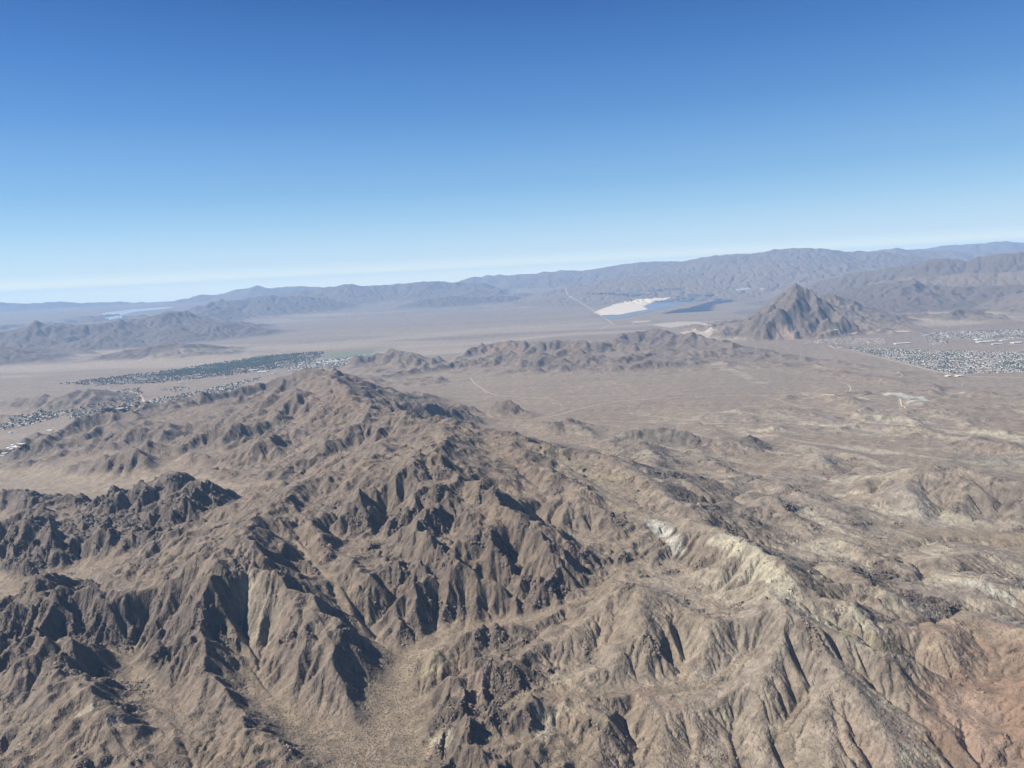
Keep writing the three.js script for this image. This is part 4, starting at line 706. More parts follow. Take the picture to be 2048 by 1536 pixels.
{
  const parts = [
    ['desert_floor', 'wide tan desert floor and pale valley between the mountains', 'desert', plainMat],
    ['near_mountains', 'rugged brown mountains filling the foreground with dark crags and dry washes', 'mountains', groundMat],
    ['middle_hills', 'row of low dark hills across the middle of the desert', 'hills', groundMat],
    ['pyramid_mountain', 'grey pyramid-shaped mountain rising alone behind the right town', 'mountain', groundMat],
    ['blue_hills', 'dark blue hazy hills at the left beyond the tree-filled town', 'hills', farMat],
    ['far_range', 'long blue mountain range along the skyline from centre to right', 'mountains', farMat],
    ['faint_range', 'faint pale ranges almost lost in haze on the horizon', 'mountains', farMat],
    ['town_hills', 'low grey-brown hills beside the strip of houses at the left edge', 'hills', groundMat],
    ['right_range', 'dark flat-topped mountains with foothills at the right edge', 'mountains', farMat],
  ];
  const flatsAt = [
    ['lake', [[196, 629], [212, 625], [240, 622], [268, 618], [300, 616], [332, 614], [350, 614], [330, 618], [300, 621], [262, 625], [230, 629], [205, 632]], 'pale bright lake far off at the left under the faint ranges', 'lake', waterMat],
    ['lake_001', [[208, 637], [225, 633], [246, 632], [236, 637], [218, 640]], 'small pale arm of water just below the far lake at left', 'lake', waterMat],
    ['dry_lake', X3([[355, 405], [420, 378], [560, 325], [700, 290], [850, 262], [1050, 250], [1200, 246], [1180, 256], [1100, 275], [1000, 290], [915, 328], [912, 342], [942, 362], [930, 376], [800, 395], [640, 428], [430, 433]]), 'cream dry lake bed beside the blue solar fields', 'dry lake', playa],
    ['sand_flat', X3([[760, 500], [980, 490], [960, 505], [800, 520]]), 'small pale sand flat left of the larger one below the solar farm', 'sand flat', sandy],
    ['sand_flat_001', X3([[980, 540], [1100, 520], [1300, 505], [1500, 505], [1560, 535], [1680, 540], [1400, 560], [1200, 568]]), 'pale pinkish sand flat below the gridded solar farm', 'sand flat', sandy],
    ['sand_flat_002', X3([[1290, 620], [1420, 590], [1620, 580], [1740, 585], [1640, 620], [1460, 632]]), 'cream sand flat at the left foot of the pyramid mountain', 'sand flat', sandy],
    ['salt_flat', [[1466, 580], [1485, 578], [1501, 576.5], [1499, 579.5], [1480, 581]], 'thin white salt flat left of the pyramid summit', 'salt flat', salt],
    ['salt_flat_001', [[1517, 578.5], [1530, 577], [1528, 580], [1519, 581]], 'short white salt flat nearest the pyramid summit', 'salt flat', salt],
    ['park_lawn', [[1998, 727], [2020, 722], [2060, 721], [2060, 731], [2015, 730]], 'dark green park at the right edge of the suburb', 'park', lawn],
    ['golf_course', [[640, 713], [665, 706], [720, 702], [745, 701], [747, 706], [715, 712], [670, 717], [645, 718]], 'green golf course behind the white buildings of the left town', 'golf course', grass],
  ];
  for (const [name, list, label, cat, m] of flatsAt) {
    const q = list.map(([a, b]) => hit(a, b)), b = [Math.min(...q.map((p) => p[0])), Math.max(...q.map((p) => p[0])), Math.min(...q.map((p) => p[1])), Math.max(...q.map((p) => p[1]))]; let n = 0;
    for (let k = 0; k < NV; k++) { const x = P[k * 3], z = P[k * 3 + 2]; if (x > b[0] && x < b[1] && z > b[2] && z < b[3] && inPoly(q, x, z)) { ZN[k] = parts.length; n++; if (m === waterMat) { N[k * 3] = N[k * 3 + 2] = 0; N[k * 3 + 1] = 1; } } }
    console.log(name, n); parts.push([name, label, cat, m]);
  }
  const idx = parts.map(() => []);
  for (let j = 0; j + 1 < NR; j++) for (let i = 0; i + 1 < NC; i++) {
    const a = j * NC + i, b = a + 1, e = a + NC, f = e + 1;
    const q = idx[ZN[a]]; q.push(a, b, e, b, f, e);
  }
  const remap = new Int32Array(NV);
  parts.forEach(([name, label, cat, mat], p) => {
    remap.fill(-1); let n = 0; const src = idx[p]; if (!src.length) return;
    for (const k of src) if (remap[k] < 0) remap[k] = n++;
    const pos = new Float32Array(n * 3), nor = new Float32Array(n * 3), col = new Float32Array(n * 3), uv = new Float32Array(n * 2), ind = new Uint32Array(src.length);
    for (let q = 0; q < src.length; q++) ind[q] = remap[src[q]];
    for (let k = 0; k < NV; k++) { const r = remap[k]; if (r < 0) continue; for (let s = 0; s < 3; s++) { pos[r * 3 + s] = P[k * 3 + s]; nor[r * 3 + s] = N[k * 3 + s]; col[r * 3 + s] = COL[k * 3 + s]; } uv[r * 2] = P[k * 3] / 430; uv[r * 2 + 1] = P[k * 3 + 2] / 430; }
    const g = new THREE.BufferGeometry();
    g.setAttribute('position', new THREE.BufferAttribute(pos, 3)); g.setAttribute('normal', new THREE.BufferAttribute(nor, 3)); g.setAttribute('color', new THREE.BufferAttribute(col, 3)); g.setAttribute('uv', new THREE.BufferAttribute(uv, 2)); g.setIndex(new THREE.BufferAttribute(ind, 1));
    structure(new THREE.Mesh(g, mat), name, label, cat);
  });
}
lap('ground built');
// ---------------------------------------------------------------- things
const used = new Map();
const numbered = (n) => { const k = used.get(n) || 0; used.set(n, k + 1); return k ? n + '_' + String(k).padStart(3, '0') : n; };
const tag = (o, label, category, group, kind) => { o.userData.label = label; if (category) o.userData.category = category; if (group) o.userData.group = group; if (kind) o.userData.kind = kind; return o; };
const part = (name, g, m, parent) => { const o = new THREE.Mesh(g, m); o.name = name; o.castShadow = o.receiveShadow = true; parent.add(o); return o; };
const thing = (name, x, y, z, turn, label, category, group) => { const o = new THREE.Group(); o.name = numbered(name); o.position.set(x, y, z); o.rotation.y = turn; tag(o, label, category, group); scene.add(o); return o; };
const box = (w, h, d, x = 0, y = 0, z = 0) => { const g = new THREE.BoxGeometry(w, h, d); g.translate(x, y, z); return g; };
const bar = (a, b, r, n = 4) => { const A = new THREE.Vector3(...a), B = new THREE.Vector3(...b), L = A.distanceTo(B), g = new THREE.CylinderGeometry(r, r, L, n); g.translate(0, L / 2, 0); g.applyQuaternion(new THREE.Quaternion().setFromUnitVectors(new THREE.Vector3(0, 1, 0), B.clone().sub(A).normalize())); g.translate(A.x, A.y, A.z); return g; };
const tint = (g, r, gg, b) => { const n = g.attributes.position.count, a = new Float32Array(n * 3); for (let i = 0; i < n; i++) { a[i * 3] = r; a[i * 3 + 1] = gg; a[i * 3 + 2] = b; } g.setAttribute('color', new THREE.BufferAttribute(a, 3)); return g; };
const polyAt = (list) => list.map(([a, b]) => hit(a, b));
const bounds = (q) => [Math.min(...q.map((p) => p[0])), Math.max(...q.map((p) => p[0])), Math.min(...q.map((p) => p[1])), Math.max(...q.map((p) => p[1]))];

// solar farms: tables of tilted panels in blocks with lanes between
const panelMat = new THREE.MeshPhysicalMaterial({ color: new THREE.Color().setRGB(0.016, 0.023, 0.040), roughness: 0.6, metalness: 0 });
const panelBlue = new THREE.MeshPhysicalMaterial({ color: new THREE.Color().setRGB(0.115, 0.142, 0.18), roughness: 0.6, metalness: 0 });
const panelPale = new THREE.MeshPhysicalMaterial({ color: new THREE.Color().setRGB(0.25, 0.32, 0.39), roughness: 0.55, metalness: 0 });
function panelBlock(w, d, n) {
  const list = [], p = d / n;
  for (let i = 0; i < n; i++) { const g = new THREE.BoxGeometry(w, 0.3, p * 0.86); g.rotateX(0.12); g.translate(0, 3.5, -d / 2 + p * (i + 0.5)); list.push(g); }
  return mergeGeometries(list);
}
function solarFarm(list, bw, bd, gx, gz, turn, m, label, n = 8) {
  const q = polyAt(list), b = bounds(q), cx = (b[0] + b[1]) / 2, cz = (b[2] + b[3]) / 2, y0 = ground(cx, cz);
  const farm = thing('solar_farm', cx, y0, cz, turn, label, 'solar farm', null), g = panelBlock(bw, bd, n), R2 = Math.hypot(b[1] - b[0], b[3] - b[2]) / 2, co = Math.cos(turn), si = Math.sin(turn);
  let k = 0;
  for (let v = -R2; v <= R2; v += bd + gz) for (let u = -R2; u <= R2; u += bw + gx) {
    const x = cx + u * co + v * si, z = cz - u * si + v * co; if (!inPoly(q, x, z) || k >= 300) continue;
    const o = part(k ? 'panel_block_' + String(k).padStart(3, '0') : 'panel_block', g, m, farm); o.position.set(u, ground(x, z) - y0 + 1, v); k++;
  }
  return k;
}
let nb = [];
nb.push(solarFarm(X3([[1118, 420], [1250, 385], [1330, 362], [1450, 335], [1530, 318], [1600, 290], [1680, 268], [1920, 268], [1860, 290], [1680, 312], [1640, 390], [1380, 404], [1200, 417]]), 170, 250, 22, 46, 0.12, panelMat, 'dark navy solar farm with pale lanes between its blocks, left of the pyramid mountain', 16));
nb.push(solarFarm(X3([[440, 436], [640, 430], [930, 380], [945, 362], [914, 335], [1000, 292], [1180, 256], [1260, 246], [1420, 246], [1590, 252], [1330, 310], [1200, 342], [900, 412], [610, 474], [505, 474]]), 150, 190, 3, 4, 0.12, panelBlue, 'wide blue solar farm wrapping the right side of the dry lake', 6));
nb.push(solarFarm(X3([[1170, 238], [1330, 224], [1550, 205], [1660, 214], [1600, 240], [1400, 242]]), 130, 170, 3, 4, 0.12, panelBlue, 'blue solar farm strip behind the far tip of the dry lake', 6));
nb.push(solarFarm(X3([[232, 204], [350, 192], [520, 190], [640, 205], [800, 216], [890, 223], [780, 232], [640, 224], [540, 209], [300, 213]]), 100, 110, 2, 3, 0.12, panelMat, 'dark thin solar farm farthest left beyond the dry lake', 6));
nb.push(solarFarm(X3([[545, 190], [700, 184], [980, 188], [1050, 205], [900, 221], [800, 214], [640, 203]]), 100, 110, 2, 3, 0.12, panelPale, 'pale sky-blue solar farm beyond the dry lake', 6));
nb.push(solarFarm(X3([[820, 177], [1100, 155], [1335, 140], [1330, 152], [1150, 162], [1050, 172]]), 100, 110, 2, 3, 0.12, panelMat, 'dark thin solar farm farthest back, right of the pale one', 6));
console.log('panel blocks', nb.join(' '));

// roads: ribbons lying on the ground
function ribbon(name, list, width, m, label, cat, lift = 0.7) {
  const q0 = polyAt(list), q = [];
  for (let i = 0; i + 1 < q0.length; i++) { const [ax, az] = q0[i], [bx, bz] = q0[i + 1], L = Math.hypot(bx - ax, bz - az), n = Math.max(1, Math.ceil(L / (Math.hypot(ax, az) * 0.004))); for (let k = 0; k < n; k++) q.push([ax + (bx - ax) * k / n, az + (bz - az) * k / n]); }
  q.push(q0[q0.length - 1]);
  for (let pass = 0; pass < 4; pass++) for (let i = 1; i + 1 < q.length; i++) q[i] = [(q[i - 1][0] + 2 * q[i][0] + q[i + 1][0]) / 4, (q[i - 1][1] + 2 * q[i][1] + q[i + 1][1]) / 4];
  const pos = [], ind = [], M = 4;
  q.forEach(([x, z], i) => {
    const a = q[Math.max(0, i - 1)], b = q[Math.min(q.length - 1, i + 1)], L = Math.hypot(b[0] - a[0], b[1] - a[1]) || 1, nx = -(b[1] - a[1]) / L, nz = (b[0] - a[0]) / L, w = width * (0.85 + 0.3 * hash(i));
    for (let s = 0; s <= M; s++) { const t = (s / M - 0.5) * w; pos.push(x + nx * t, ground(x + nx * t, z + nz * t) + lift, z + nz * t); }
    if (i) for (let s = 0; s < M; s++) { const k = (i - 1) * (M + 1) + s; ind.push(k, k + M + 1, k + 1, k + 1, k + M + 1, k + M + 2); }
  });
  const g = new THREE.BufferGeometry(); g.setAttribute('position', new THREE.Float32BufferAttribute(pos, 3)); g.setIndex(ind); g.computeVertexNormals();
  const o = new THREE.Mesh(g, m); o.name = numbered(name); tag(o, label, cat, null, 'structure'); o.receiveShadow = true; scene.add(o);
}
const dirt = mat(0.33, 0.27, 0.20, { roughness: 1 }), tar = mat(0.12, 0.11, 0.10, { roughness: 0.95 }), dust = mat(0.27, 0.225, 0.175, { roughness: 1 });
ribbon('road', [[1118, 577], [1135, 590], [1152, 600], [1172, 611], [1194, 626], [1215, 640], [1228, 650]], 34, dust, 'long straight pale road running away past the dry lake', 'road', 3);
ribbon('dirt_road', [[1212, 637], [1260, 628], [1320, 616], [1380, 607], [1430, 600]], 26, dirt, 'pale straight track along the lower edge of the blue solar farm', 'dirt road', 3);
ribbon('dirt_road', [[1222, 648], [1200, 660], [1150, 668], [1080, 676]], 26, dust, 'pale track bending left below the long straight road', 'dirt road', 3);
ribbon('dirt_road', [[1098, 834], [1120, 829], [1150, 820], [1190, 810], [1240, 802], [1300, 798], [1400, 793], [1520, 790], [1650, 789]], 9, dirt, 'long pale dirt road across the middle of the tan basin', 'dirt road');
ribbon('dirt_road', [[1170, 842], [1240, 843], [1320, 846], [1400, 846], [1480, 849], [1560, 847]], 7, dirt, 'thin pale dirt road behind the hills at the near edge of the basin', 'dirt road');
ribbon('dirt_road', [[940, 755], [950, 768], [975, 785], [1000, 792], [1060, 796], [1110, 798]], 8, dirt, 'pale dirt track winding down from the small knolls into the basin', 'dirt road');
ribbon('dirt_road', [[1656, 690], [1670, 697], [1720, 706], [1780, 720], [1840, 735], [1890, 747], [1940, 753], [2060, 756]], 16, dirt, 'pale dirt road along the near edge of the right suburb', 'dirt road');
ribbon('dirt_road', [[1690, 785], [1702, 778], [1698, 770], [1680, 764]], 8, dirt, 'short pale curving track on the hills right of the basin', 'dirt road');
ribbon('dirt_road', [[1800, 755], [1806, 750], [1800, 746], [1770, 742], [1710, 735], [1660, 730]], 8, dirt, 'pale track climbing the low hills below the right suburb', 'dirt road');
ribbon('dirt_road', [[1640, 1042], [1668, 1055], [1700, 1066], [1730, 1080], [1757, 1092]], 3.2, dust, 'thin pale trail in the valley of the right-hand badlands', 'dirt road');
ribbon('dirt_road', [[1960, 1165], [1966, 1150], [1985, 1140], [2005, 1150], [2014, 1160]], 3.2, dust, 'pale looping trail near the right edge below the dome', 'dirt road');
ribbon('dirt_road', [[1870, 1102], [1890, 1112], [1925, 1120], [1950, 1128], [1960, 1135]], 3.2, dust, 'pale trail over the low saddle at right', 'dirt road');
ribbon('dirt_road', [[1300, 798], [1360, 782], [1430, 772], [1500, 770], [1560, 762]], 7, dust, 'faint dirt track curving up the basin from its long dirt road', 'dirt road');
ribbon('dirt_road', [[1520, 790], [1560, 800], [1600, 815], [1650, 820], [1720, 822]], 7, dust, 'faint dirt track bending right towards the low mounds', 'dirt road');
ribbon('dirt_road', [[1650, 789], [1700, 792], [1740, 790], [1770, 792]], 8, dirt, 'dirt track ending at the white cleared ground', 'dirt road');
ribbon('dirt_road', [[1800, 797], [1802, 808], [1812, 818], [1850, 818]], 8, dirt, 'dirt track leaving the white cleared ground downhill', 'dirt road');
ribbon('dirt_road', [[760, 700], [860, 694], [960, 688], [1060, 676], [1160, 664]], 22, dust, 'pale track along the plain behind the middle hills', 'dirt road', 2);
ribbon('road', [[-30, 905], [40, 880], [120, 853], [200, 833], [300, 808], [400, 788], [480, 770], [560, 746], [640, 733]], 26, tar, 'dark highway along the valley behind the near ridge at left', 'road');
ribbon('road', [[260, 782], [278, 788], [286, 797], [292, 808]], 18, dirt, 'pale curving road climbing from the left valley', 'road');
ribbon('road', [[1640, 668], [1720, 664], [1790, 661], [1900, 664], [2050, 659]], 16, dirt, 'pale straight road behind the right suburb', 'road');
ribbon('road', [[1420, 683], [1500, 684], [1560, 686], [1640, 689], [1760, 692], [1860, 698]], 20, tar, 'grey highway passing the front foot of the pyramid mountain', 'road');
ribbon('road', [[1824, 671], [1845, 684], [1862, 697]], 26, tar, 'dark straight avenue slanting through the upper right suburb', 'road');
ribbon('road', [[1862, 692], [1940, 691], [1990, 690], [2060, 688]], 14, dirt, 'pale street between the upper and lower right suburb', 'road');

// houses and trees of the two towns
const WALL = [[0.30, 0.25, 0.20], [0.33, 0.31, 0.28], [0.24, 0.19, 0.155], [0.32, 0.28, 0.22]], ROOF = [[0.235, 0.185, 0.145], [0.25, 0.235, 0.22], [0.17, 0.135, 0.11], [0.44, 0.425, 0.39]];
function houseShape(v) {
  const w = 15, d = 12, h = 3.6, r = 6.2, o = 0.6, W = WALL[v], F = ROOF[v];
  const body = tint(box(w, h, d, 0, h / 2, 0).toNonIndexed(), ...W), porch = tint(box(6, 3, 4, -3, 1.5, d / 2 + 2).toNonIndexed(), W[0] * 0.8, W[1] * 0.8, W[2] * 0.8);
  const a = [-w / 2 - o, h, -d / 2 - o], b = [w / 2 + o, h, -d / 2 - o], e = [w / 2 + o, h, d / 2 + o], f = [-w / 2 - o, h, d / 2 + o], p = [-w / 4, r, 0], q = [w / 4, r, 0];
  const tri = [a, p, q, a, q, b, f, e, q, f, q, p, a, f, p, b, q, e].flat();
  const g = new THREE.BufferGeometry(); g.setAttribute('position', new THREE.Float32BufferAttribute(tri, 3)); g.computeVertexNormals(); g.setAttribute('uv', new THREE.Float32BufferAttribute(new Float32Array(36), 2)); tint(g, ...F);
  return mergeGeometries([body, porch, g]);
}
const houseMat = new THREE.MeshStandardMaterial({ vertexColors: true, roughness: 0.9 });
const houseG = [0, 1, 2, 3].map(houseShape);
function treeShape(v) {
  const tr = tint(new THREE.CylinderGeometry(0.25, 0.4, 3, 5).translate(0, 1.5, 0).toNonIndexed(), 0.09, 0.065, 0.045), list = [tr];
  for (let k = 0; k < 4; k++) { const r = 1.9 + 1.2 * hash(v * 31 + k), g = new THREE.IcosahedronGeometry(r, 1), p = g.attributes.position; for (let i = 0; i < p.count; i++) { const s = 0.78 + 0.44 * hash(Math.round(p.getX(i) * 50) * 7 + Math.round(p.getY(i) * 50) * 131 + Math.round(p.getZ(i) * 50) * 17 + v); p.setXYZ(i, p.getX(i) * s, p.getY(i) * s, p.getZ(i) * s); } g.computeVertexNormals(); g.translate((hash(v * 7 + k * 3) - 0.5) * 3.6, 3.6 + 2.6 * hash(v + k * 11), (hash(v * 5 + k * 13) - 0.5) * 3.6); const q = 0.8 + 0.4 * hash(k + v * 9); list.push(tint(g, 0.040 * q, 0.058 * q, 0.038 * q)); }
  return mergeGeometries(list.map((g) => (g.index ? g.toNonIndexed() : g)));
}
const treeG = [1, 2, 3].map(treeShape), treeMat = new THREE.MeshStandardMaterial({ vertexColors: true, roughness: 0.9 });
const RT = 'right', LT = 'left';
const spotsH = [], spotsT = [];                            // [x, z, turn, size, variant, town]
function district(list, turn, row, gap, town, pHouse, pTree, size, bright = 0.25) {
  const q = polyAt(list), b = bounds(q), cx = (b[0] + b[1]) / 2, cz = (b[2] + b[3]) / 2, co = Math.cos(turn), si = Math.sin(turn), R2 = Math.hypot(b[1] - b[0], b[3] - b[2]) / 2;
  for (let v = -R2, j = 0; v <= R2; v += row * (j % 2 ? 0.62 : 1.38), j++) for (let u = -R2, i = 0; u <= R2; u += gap, i++) {
    if (i % 14 === 13) continue;                           // side street
    const uu = u + (rnd() - 0.5) * gap * 0.35, vv = v + (rnd() - 0.5) * 5, x = cx + uu * co + vv * si, z = cz - uu * si + vv * co;
    const pa = rnd(), pb = rnd(), pc = rnd(), pd = rnd();
    if (!inPoly(q, x, z)) continue;
    const patch = fbm(x / 330 + 40, z / 330, 3) + 0.3 * noise(x / 90, z / 90); if (patch < (town === LT ? -0.55 : -0.36)) continue;
    if (pa < pHouse * (patch > 0.32 ? 0.45 : 1)) spotsH.push([x, z, turn + (j % 2 ? Math.PI : 0), size * (0.85 + 0.35 * pb), pc < bright ? 3 : (pc * 97 | 0) % 3, town]);
    if (pd < pTree * clamp(0.75 + 1.2 * patch, 0.2, 1.3)) spotsT.push([x + (pb - 0.5) * gap, z + (pc - 0.5) * 14, pc * 6.28, (0.9 + 0.8 * pb) * (town === 'left' ? 1.5 : 1.0), (pb * 91 | 0) % 3, town]);
  }
}
district([[1660, 691], [1700, 695], [1770, 697], [1860, 701], [1940, 703], [2060, 704], [2060, 744], [1935, 748], [1900, 748], [1850, 736], [1790, 720], [1720, 703]], 0.1, 24, 18, RT, 0.9, 0.62, 0.92, 0.24);
district([[1600, 688], [1640, 679], [1700, 677], [1768, 677], [1772, 689], [1700, 689]], -0.25, 34, 26, RT, 0.85, 0.12, 1.05, 0.1);
district([[1840, 668], [1870, 664], [1960, 662], [2060, 660], [2060, 676], [1960, 677], [1850, 676]], 0.1, 30, 24, RT, 0.75, 0.75, 1.1, 0.2);
district([[1850, 679], [1895, 679], [1895, 690], [1862, 690]], 0.1, 30, 24, RT, 0.8, 0.4, 1.0, 0.1);
district([[1680, 668], [1715, 665], [1720, 667], [1700, 669]], 0.1, 34, 28, RT, 0.7, 0.2, 1.1, 0.3);
district([[108, 769], [200, 757], [330, 742], [430, 727], [520, 713], [600, 706], [650, 704], [640, 716], [610, 727], [560, 737], [480, 749], [400, 757], [300, 767], [200, 772]], -0.3, 36, 30, LT, 0.38, 1.0, 1.15, 0.3);
district([[300, 752], [430, 730], [540, 713], [600, 707], [590, 718], [480, 738], [380, 752]], -0.3, 22, 19, LT, 0.0, 0.7, 1.2);
district([[560, 738], [620, 724], [690, 716], [745, 708], [748, 713], [700, 725], [640, 737]], -0.3, 40, 34, LT, 0.65, 0.6, 1.4, 0.5);
district([[-20, 862], [0, 850], [40, 832], [75, 822], [135, 822], [130, 830], [80, 845], [20, 860]], -0.4, 38, 28, LT, 0.7, 0.8, 1.15, 0.3);
district([[115, 820], [180, 812], [230, 800], [280, 795], [290, 803], [200, 818], [130, 826]], -0.4, 42, 32, LT, 0.5, 0.8, 1.1, 0.25);
district([[180, 823], [260, 806], [330, 794], [400, 782], [480, 764], [520, 752], [524, 757], [480, 772], [400, 792], [330, 803], [260, 816], [190, 832]], -0.35, 44, 34, LT, 0.6, 0.6, 1.2, 0.4);
district([[-10, 912], [0, 900], [20, 893], [50, 886], [40, 898], [10, 910]], -0.4, 44, 40, LT, 0.8, 0.1, 1.5, 0.9);
district([[225, 782], [280, 776], [282, 790], [240, 792]], -0.4, 38, 34, LT, 0.5, 0.5, 1.0, 0.2);
district([[320, 780], [370, 772], [380, 778], [350, 785]], -0.4, 40, 34, LT, 0.5, 0.4, 1.1, 0.6);
console.log('houses', spotsH.length, 'trees', spotsT.length);
const byNear = (a, b) => Math.hypot(a[0], a[1]) - Math.hypot(b[0], b[1]);
spotsH.sort(byNear); spotsT.sort(byNear);
const HL = { right: ['tan stucco house with brown hipped roof at the near edge of the right suburb', 'pale house with grey roof at the near edge of the right suburb', 'brown house with dark roof at the near edge of the right suburb', 'cream house with bright white roof at the near edge of the right suburb'],
  left: ['tan house with brown roof in the strip of houses at far left', 'pale house with grey roof in the strip of houses at far left', 'brown house with dark roof in the strip of houses at far left', 'cream house with white roof in the strip of houses at far left'] };
const M4 = new THREE.Matrix4(), QQ = new THREE.Quaternion(), UPV = new THREE.Vector3(0, 1, 0), one = {};
function scatter(list, name, stuffName, geos, m, labelOf, cat, groupOf, nRight, nLeft, stuffLabel, sink = 0.4) {
  const left = { right: nRight, left: nLeft }, rest = geos.map(() => []);
  for (const s of list) {
    const [x, z, turn, size, v, town] = s, y = ground(x, z) - sink;
    if (left[town] > 0) {
      left[town]--;
      const key = name + v; let o;
      if (one[key]) o = one[key].clone(); else o = one[key] = new THREE.Mesh(geos[v], m);
      o.name = numbered(name); o.position.set(x, y, z); o.rotation.y = turn; o.scale.setScalar(size); o.userData = {}; tag(o, labelOf(v, town), cat, groupOf(v, town)); o.castShadow = o.receiveShadow = true; scene.add(o);
    } else rest[v].push([x, y, z, turn, size]);
  }
  const holder = new THREE.Group(); holder.name = numbered(stuffName); tag(holder, stuffLabel, null, null, 'stuff'); scene.add(holder);
  rest.forEach((r, v) => {
    if (!r.length) return; const im = new THREE.InstancedMesh(geos[v], m, r.length); im.name = stuffName + '_patch' + (v ? '_' + String(v).padStart(3, '0') : ''); im.userData.kind = 'stuff'; im.castShadow = im.receiveShadow = true;
    r.forEach(([x, y, z, t, s], i) => im.setMatrixAt(i, M4.compose(new THREE.Vector3(x, y, z), QQ.setFromAxisAngle(UPV, t), new THREE.Vector3(s, s, s)))); holder.add(im);
  });
}
scatter(spotsH, 'house', 'town_houses', houseG, houseMat, (v, t) => HL[t][v], 'house', (v, t) => HL[t][v].replace(' house ', ' houses ').replace(/^./, (q) => q), 190, 110, 'thousands of small houses filling the right suburb and the left town');
scatter(spotsT, 'tree', 'town_trees', treeG, treeMat, (v, t) => ['rounded', 'spreading', 'narrow'][v] + ' dark green tree between the houses ' + (t === RT ? 'at the near edge of the right suburb' : 'in the strip at far left'), 'tree', (v, t) => ['rounded', 'spreading', 'narrow'][v] + ' trees between the houses ' + (t === RT ? 'of the right suburb' : 'at far left'), 120, 90, 'dense dark green trees shading both towns');

// large white buildings
const whiteW = mat(0.36, 0.35, 0.335), whiteR = mat(0.43, 0.425, 0.41), greyD = mat(0.22, 0.23, 0.25), glassD = mat(0.05, 0.06, 0.07, { roughness: 0.2 });
function bigBuilding(name, px, py, w, d, h, turn, label, cat, group) {
  const [x, z] = hit(px, py), b = thing(name, x, ground(x, z) - 0.5, z, turn, label, cat, group);
  part('wall', box(w, h, d, 0, h / 2, 0), whiteW, b);
  part('roof', mergeGeometries([box(w + 0.6, 0.4, d + 0.6, 0, h + 0.2, 0), box(w * 0.06, 1.8, d * 0.12, -w * 0.2, h + 1.3, 0), box(w * 0.06, 1.8, d * 0.12, w * 0.22, h + 1.3, d * 0.15)]), whiteR, b);
  for (let k = 0, n = Math.min(8, Math.max(2, Math.round(w / 14))); k < n; k++) part(k ? 'dock_door_' + String(k).padStart(3, '0') : 'dock_door', box(w / n * 0.5, h * 0.55, 0.3, -w / 2 + w / n * (k + 0.5), h * 0.3, d / 2 + 0.1), k % 3 ? greyD : glassD, b);
}
bigBuilding('warehouse', 1805, 687.5, 200, 60, 10, 0.05, 'long white warehouse alone on bare ground left of the slanting avenue', 'warehouse');
bigBuilding('warehouse', 1972, 684, 220, 70, 10, 0.05, 'longest white warehouse in the upper right suburb', 'warehouse');
bigBuilding('warehouse', 1957, 680, 80, 70, 10, 0.05, 'square white warehouse behind the left end of the longest one', 'warehouse');
bigBuilding('warehouse', 1996, 688.5, 150, 40, 9, 0.1, 'thin white warehouse just in front of the longest one', 'warehouse');
bigBuilding('warehouse', 2034, 686, 130, 70, 10, 0.1, 'white warehouse cut by the right edge of the picture', 'warehouse');
bigBuilding('warehouse', 2008, 681.5, 90, 50, 9, 0.1, 'short white warehouse between the longest one and the right edge', 'warehouse');
bigBuilding('utility_building', 1897, 752.5, 46, 40, 9, 0.2, 'left of two white buildings on the desert below the suburb', 'building');
bigBuilding('utility_building', 1919, 752.5, 66, 40, 9, 0.1, 'larger right one of two white buildings below the suburb', 'building');
bigBuilding('utility_building', 1470, 684.5, 34, 22, 9, 0.1, 'small white building by the highway at the left foot of the pyramid mountain', 'building');
bigBuilding('utility_building', 1179, 630.5, 90, 50, 14, 0.1, 'white building beside the long road at the left tip of the dry lake', 'building');
bigBuilding('utility_building', 1270, 648, 90, 40, 12, 0.1, 'small white building below the dry lake', 'building');
const ORD = ['first', 'second', 'third', 'fourth', 'fifth', 'sixth', 'seventh', 'eighth', 'ninth', 'tenth', 'eleventh', 'twelfth', 'thirteenth', 'fourteenth', 'fifteenth', 'sixteenth', 'seventeenth', 'eighteenth', 'nineteenth', 'twentieth', 'twenty-first'];
for (const [i, [a, b, w]] of [[398, 755, 90], [470, 741, 110], [420, 744, 80], [505, 741, 120], [525, 744, 150], [560, 731, 90], [603, 727, 110], [640, 726, 140], [655, 724, 120], [672, 723, 150], [690, 721, 110], [650, 729, 110], [668, 727, 90], [700, 718, 100], [730, 711, 80], [580, 742, 70], [546, 748, 60], [628, 731, 90], [450, 757, 60], [360, 766, 60], [330, 762, 50]].sort((p, q) => p[0] - q[0]).entries())
  bigBuilding('white_building', a, b, w, w * 0.45, 10, -0.3, ORD[i] + ' from the left of the white flat-roofed buildings in the left town', 'building', 'white buildings of the left town');
for (const [i, [a, b, w]] of [[8, 908, 50], [22, 899, 60], [32, 895, 70], [44, 889, 50], [100, 862, 60], [20, 866, 40], [240, 818, 60], [262, 812, 50]].sort((p, q) => p[0] - q[0]).entries())
  bigBuilding('roadside_building', a, b, w, w * 0.5, 8, -0.4, ORD[i] + ' from the left of the white roadside buildings in the far left valley', 'building', 'white buildings of the left valley');

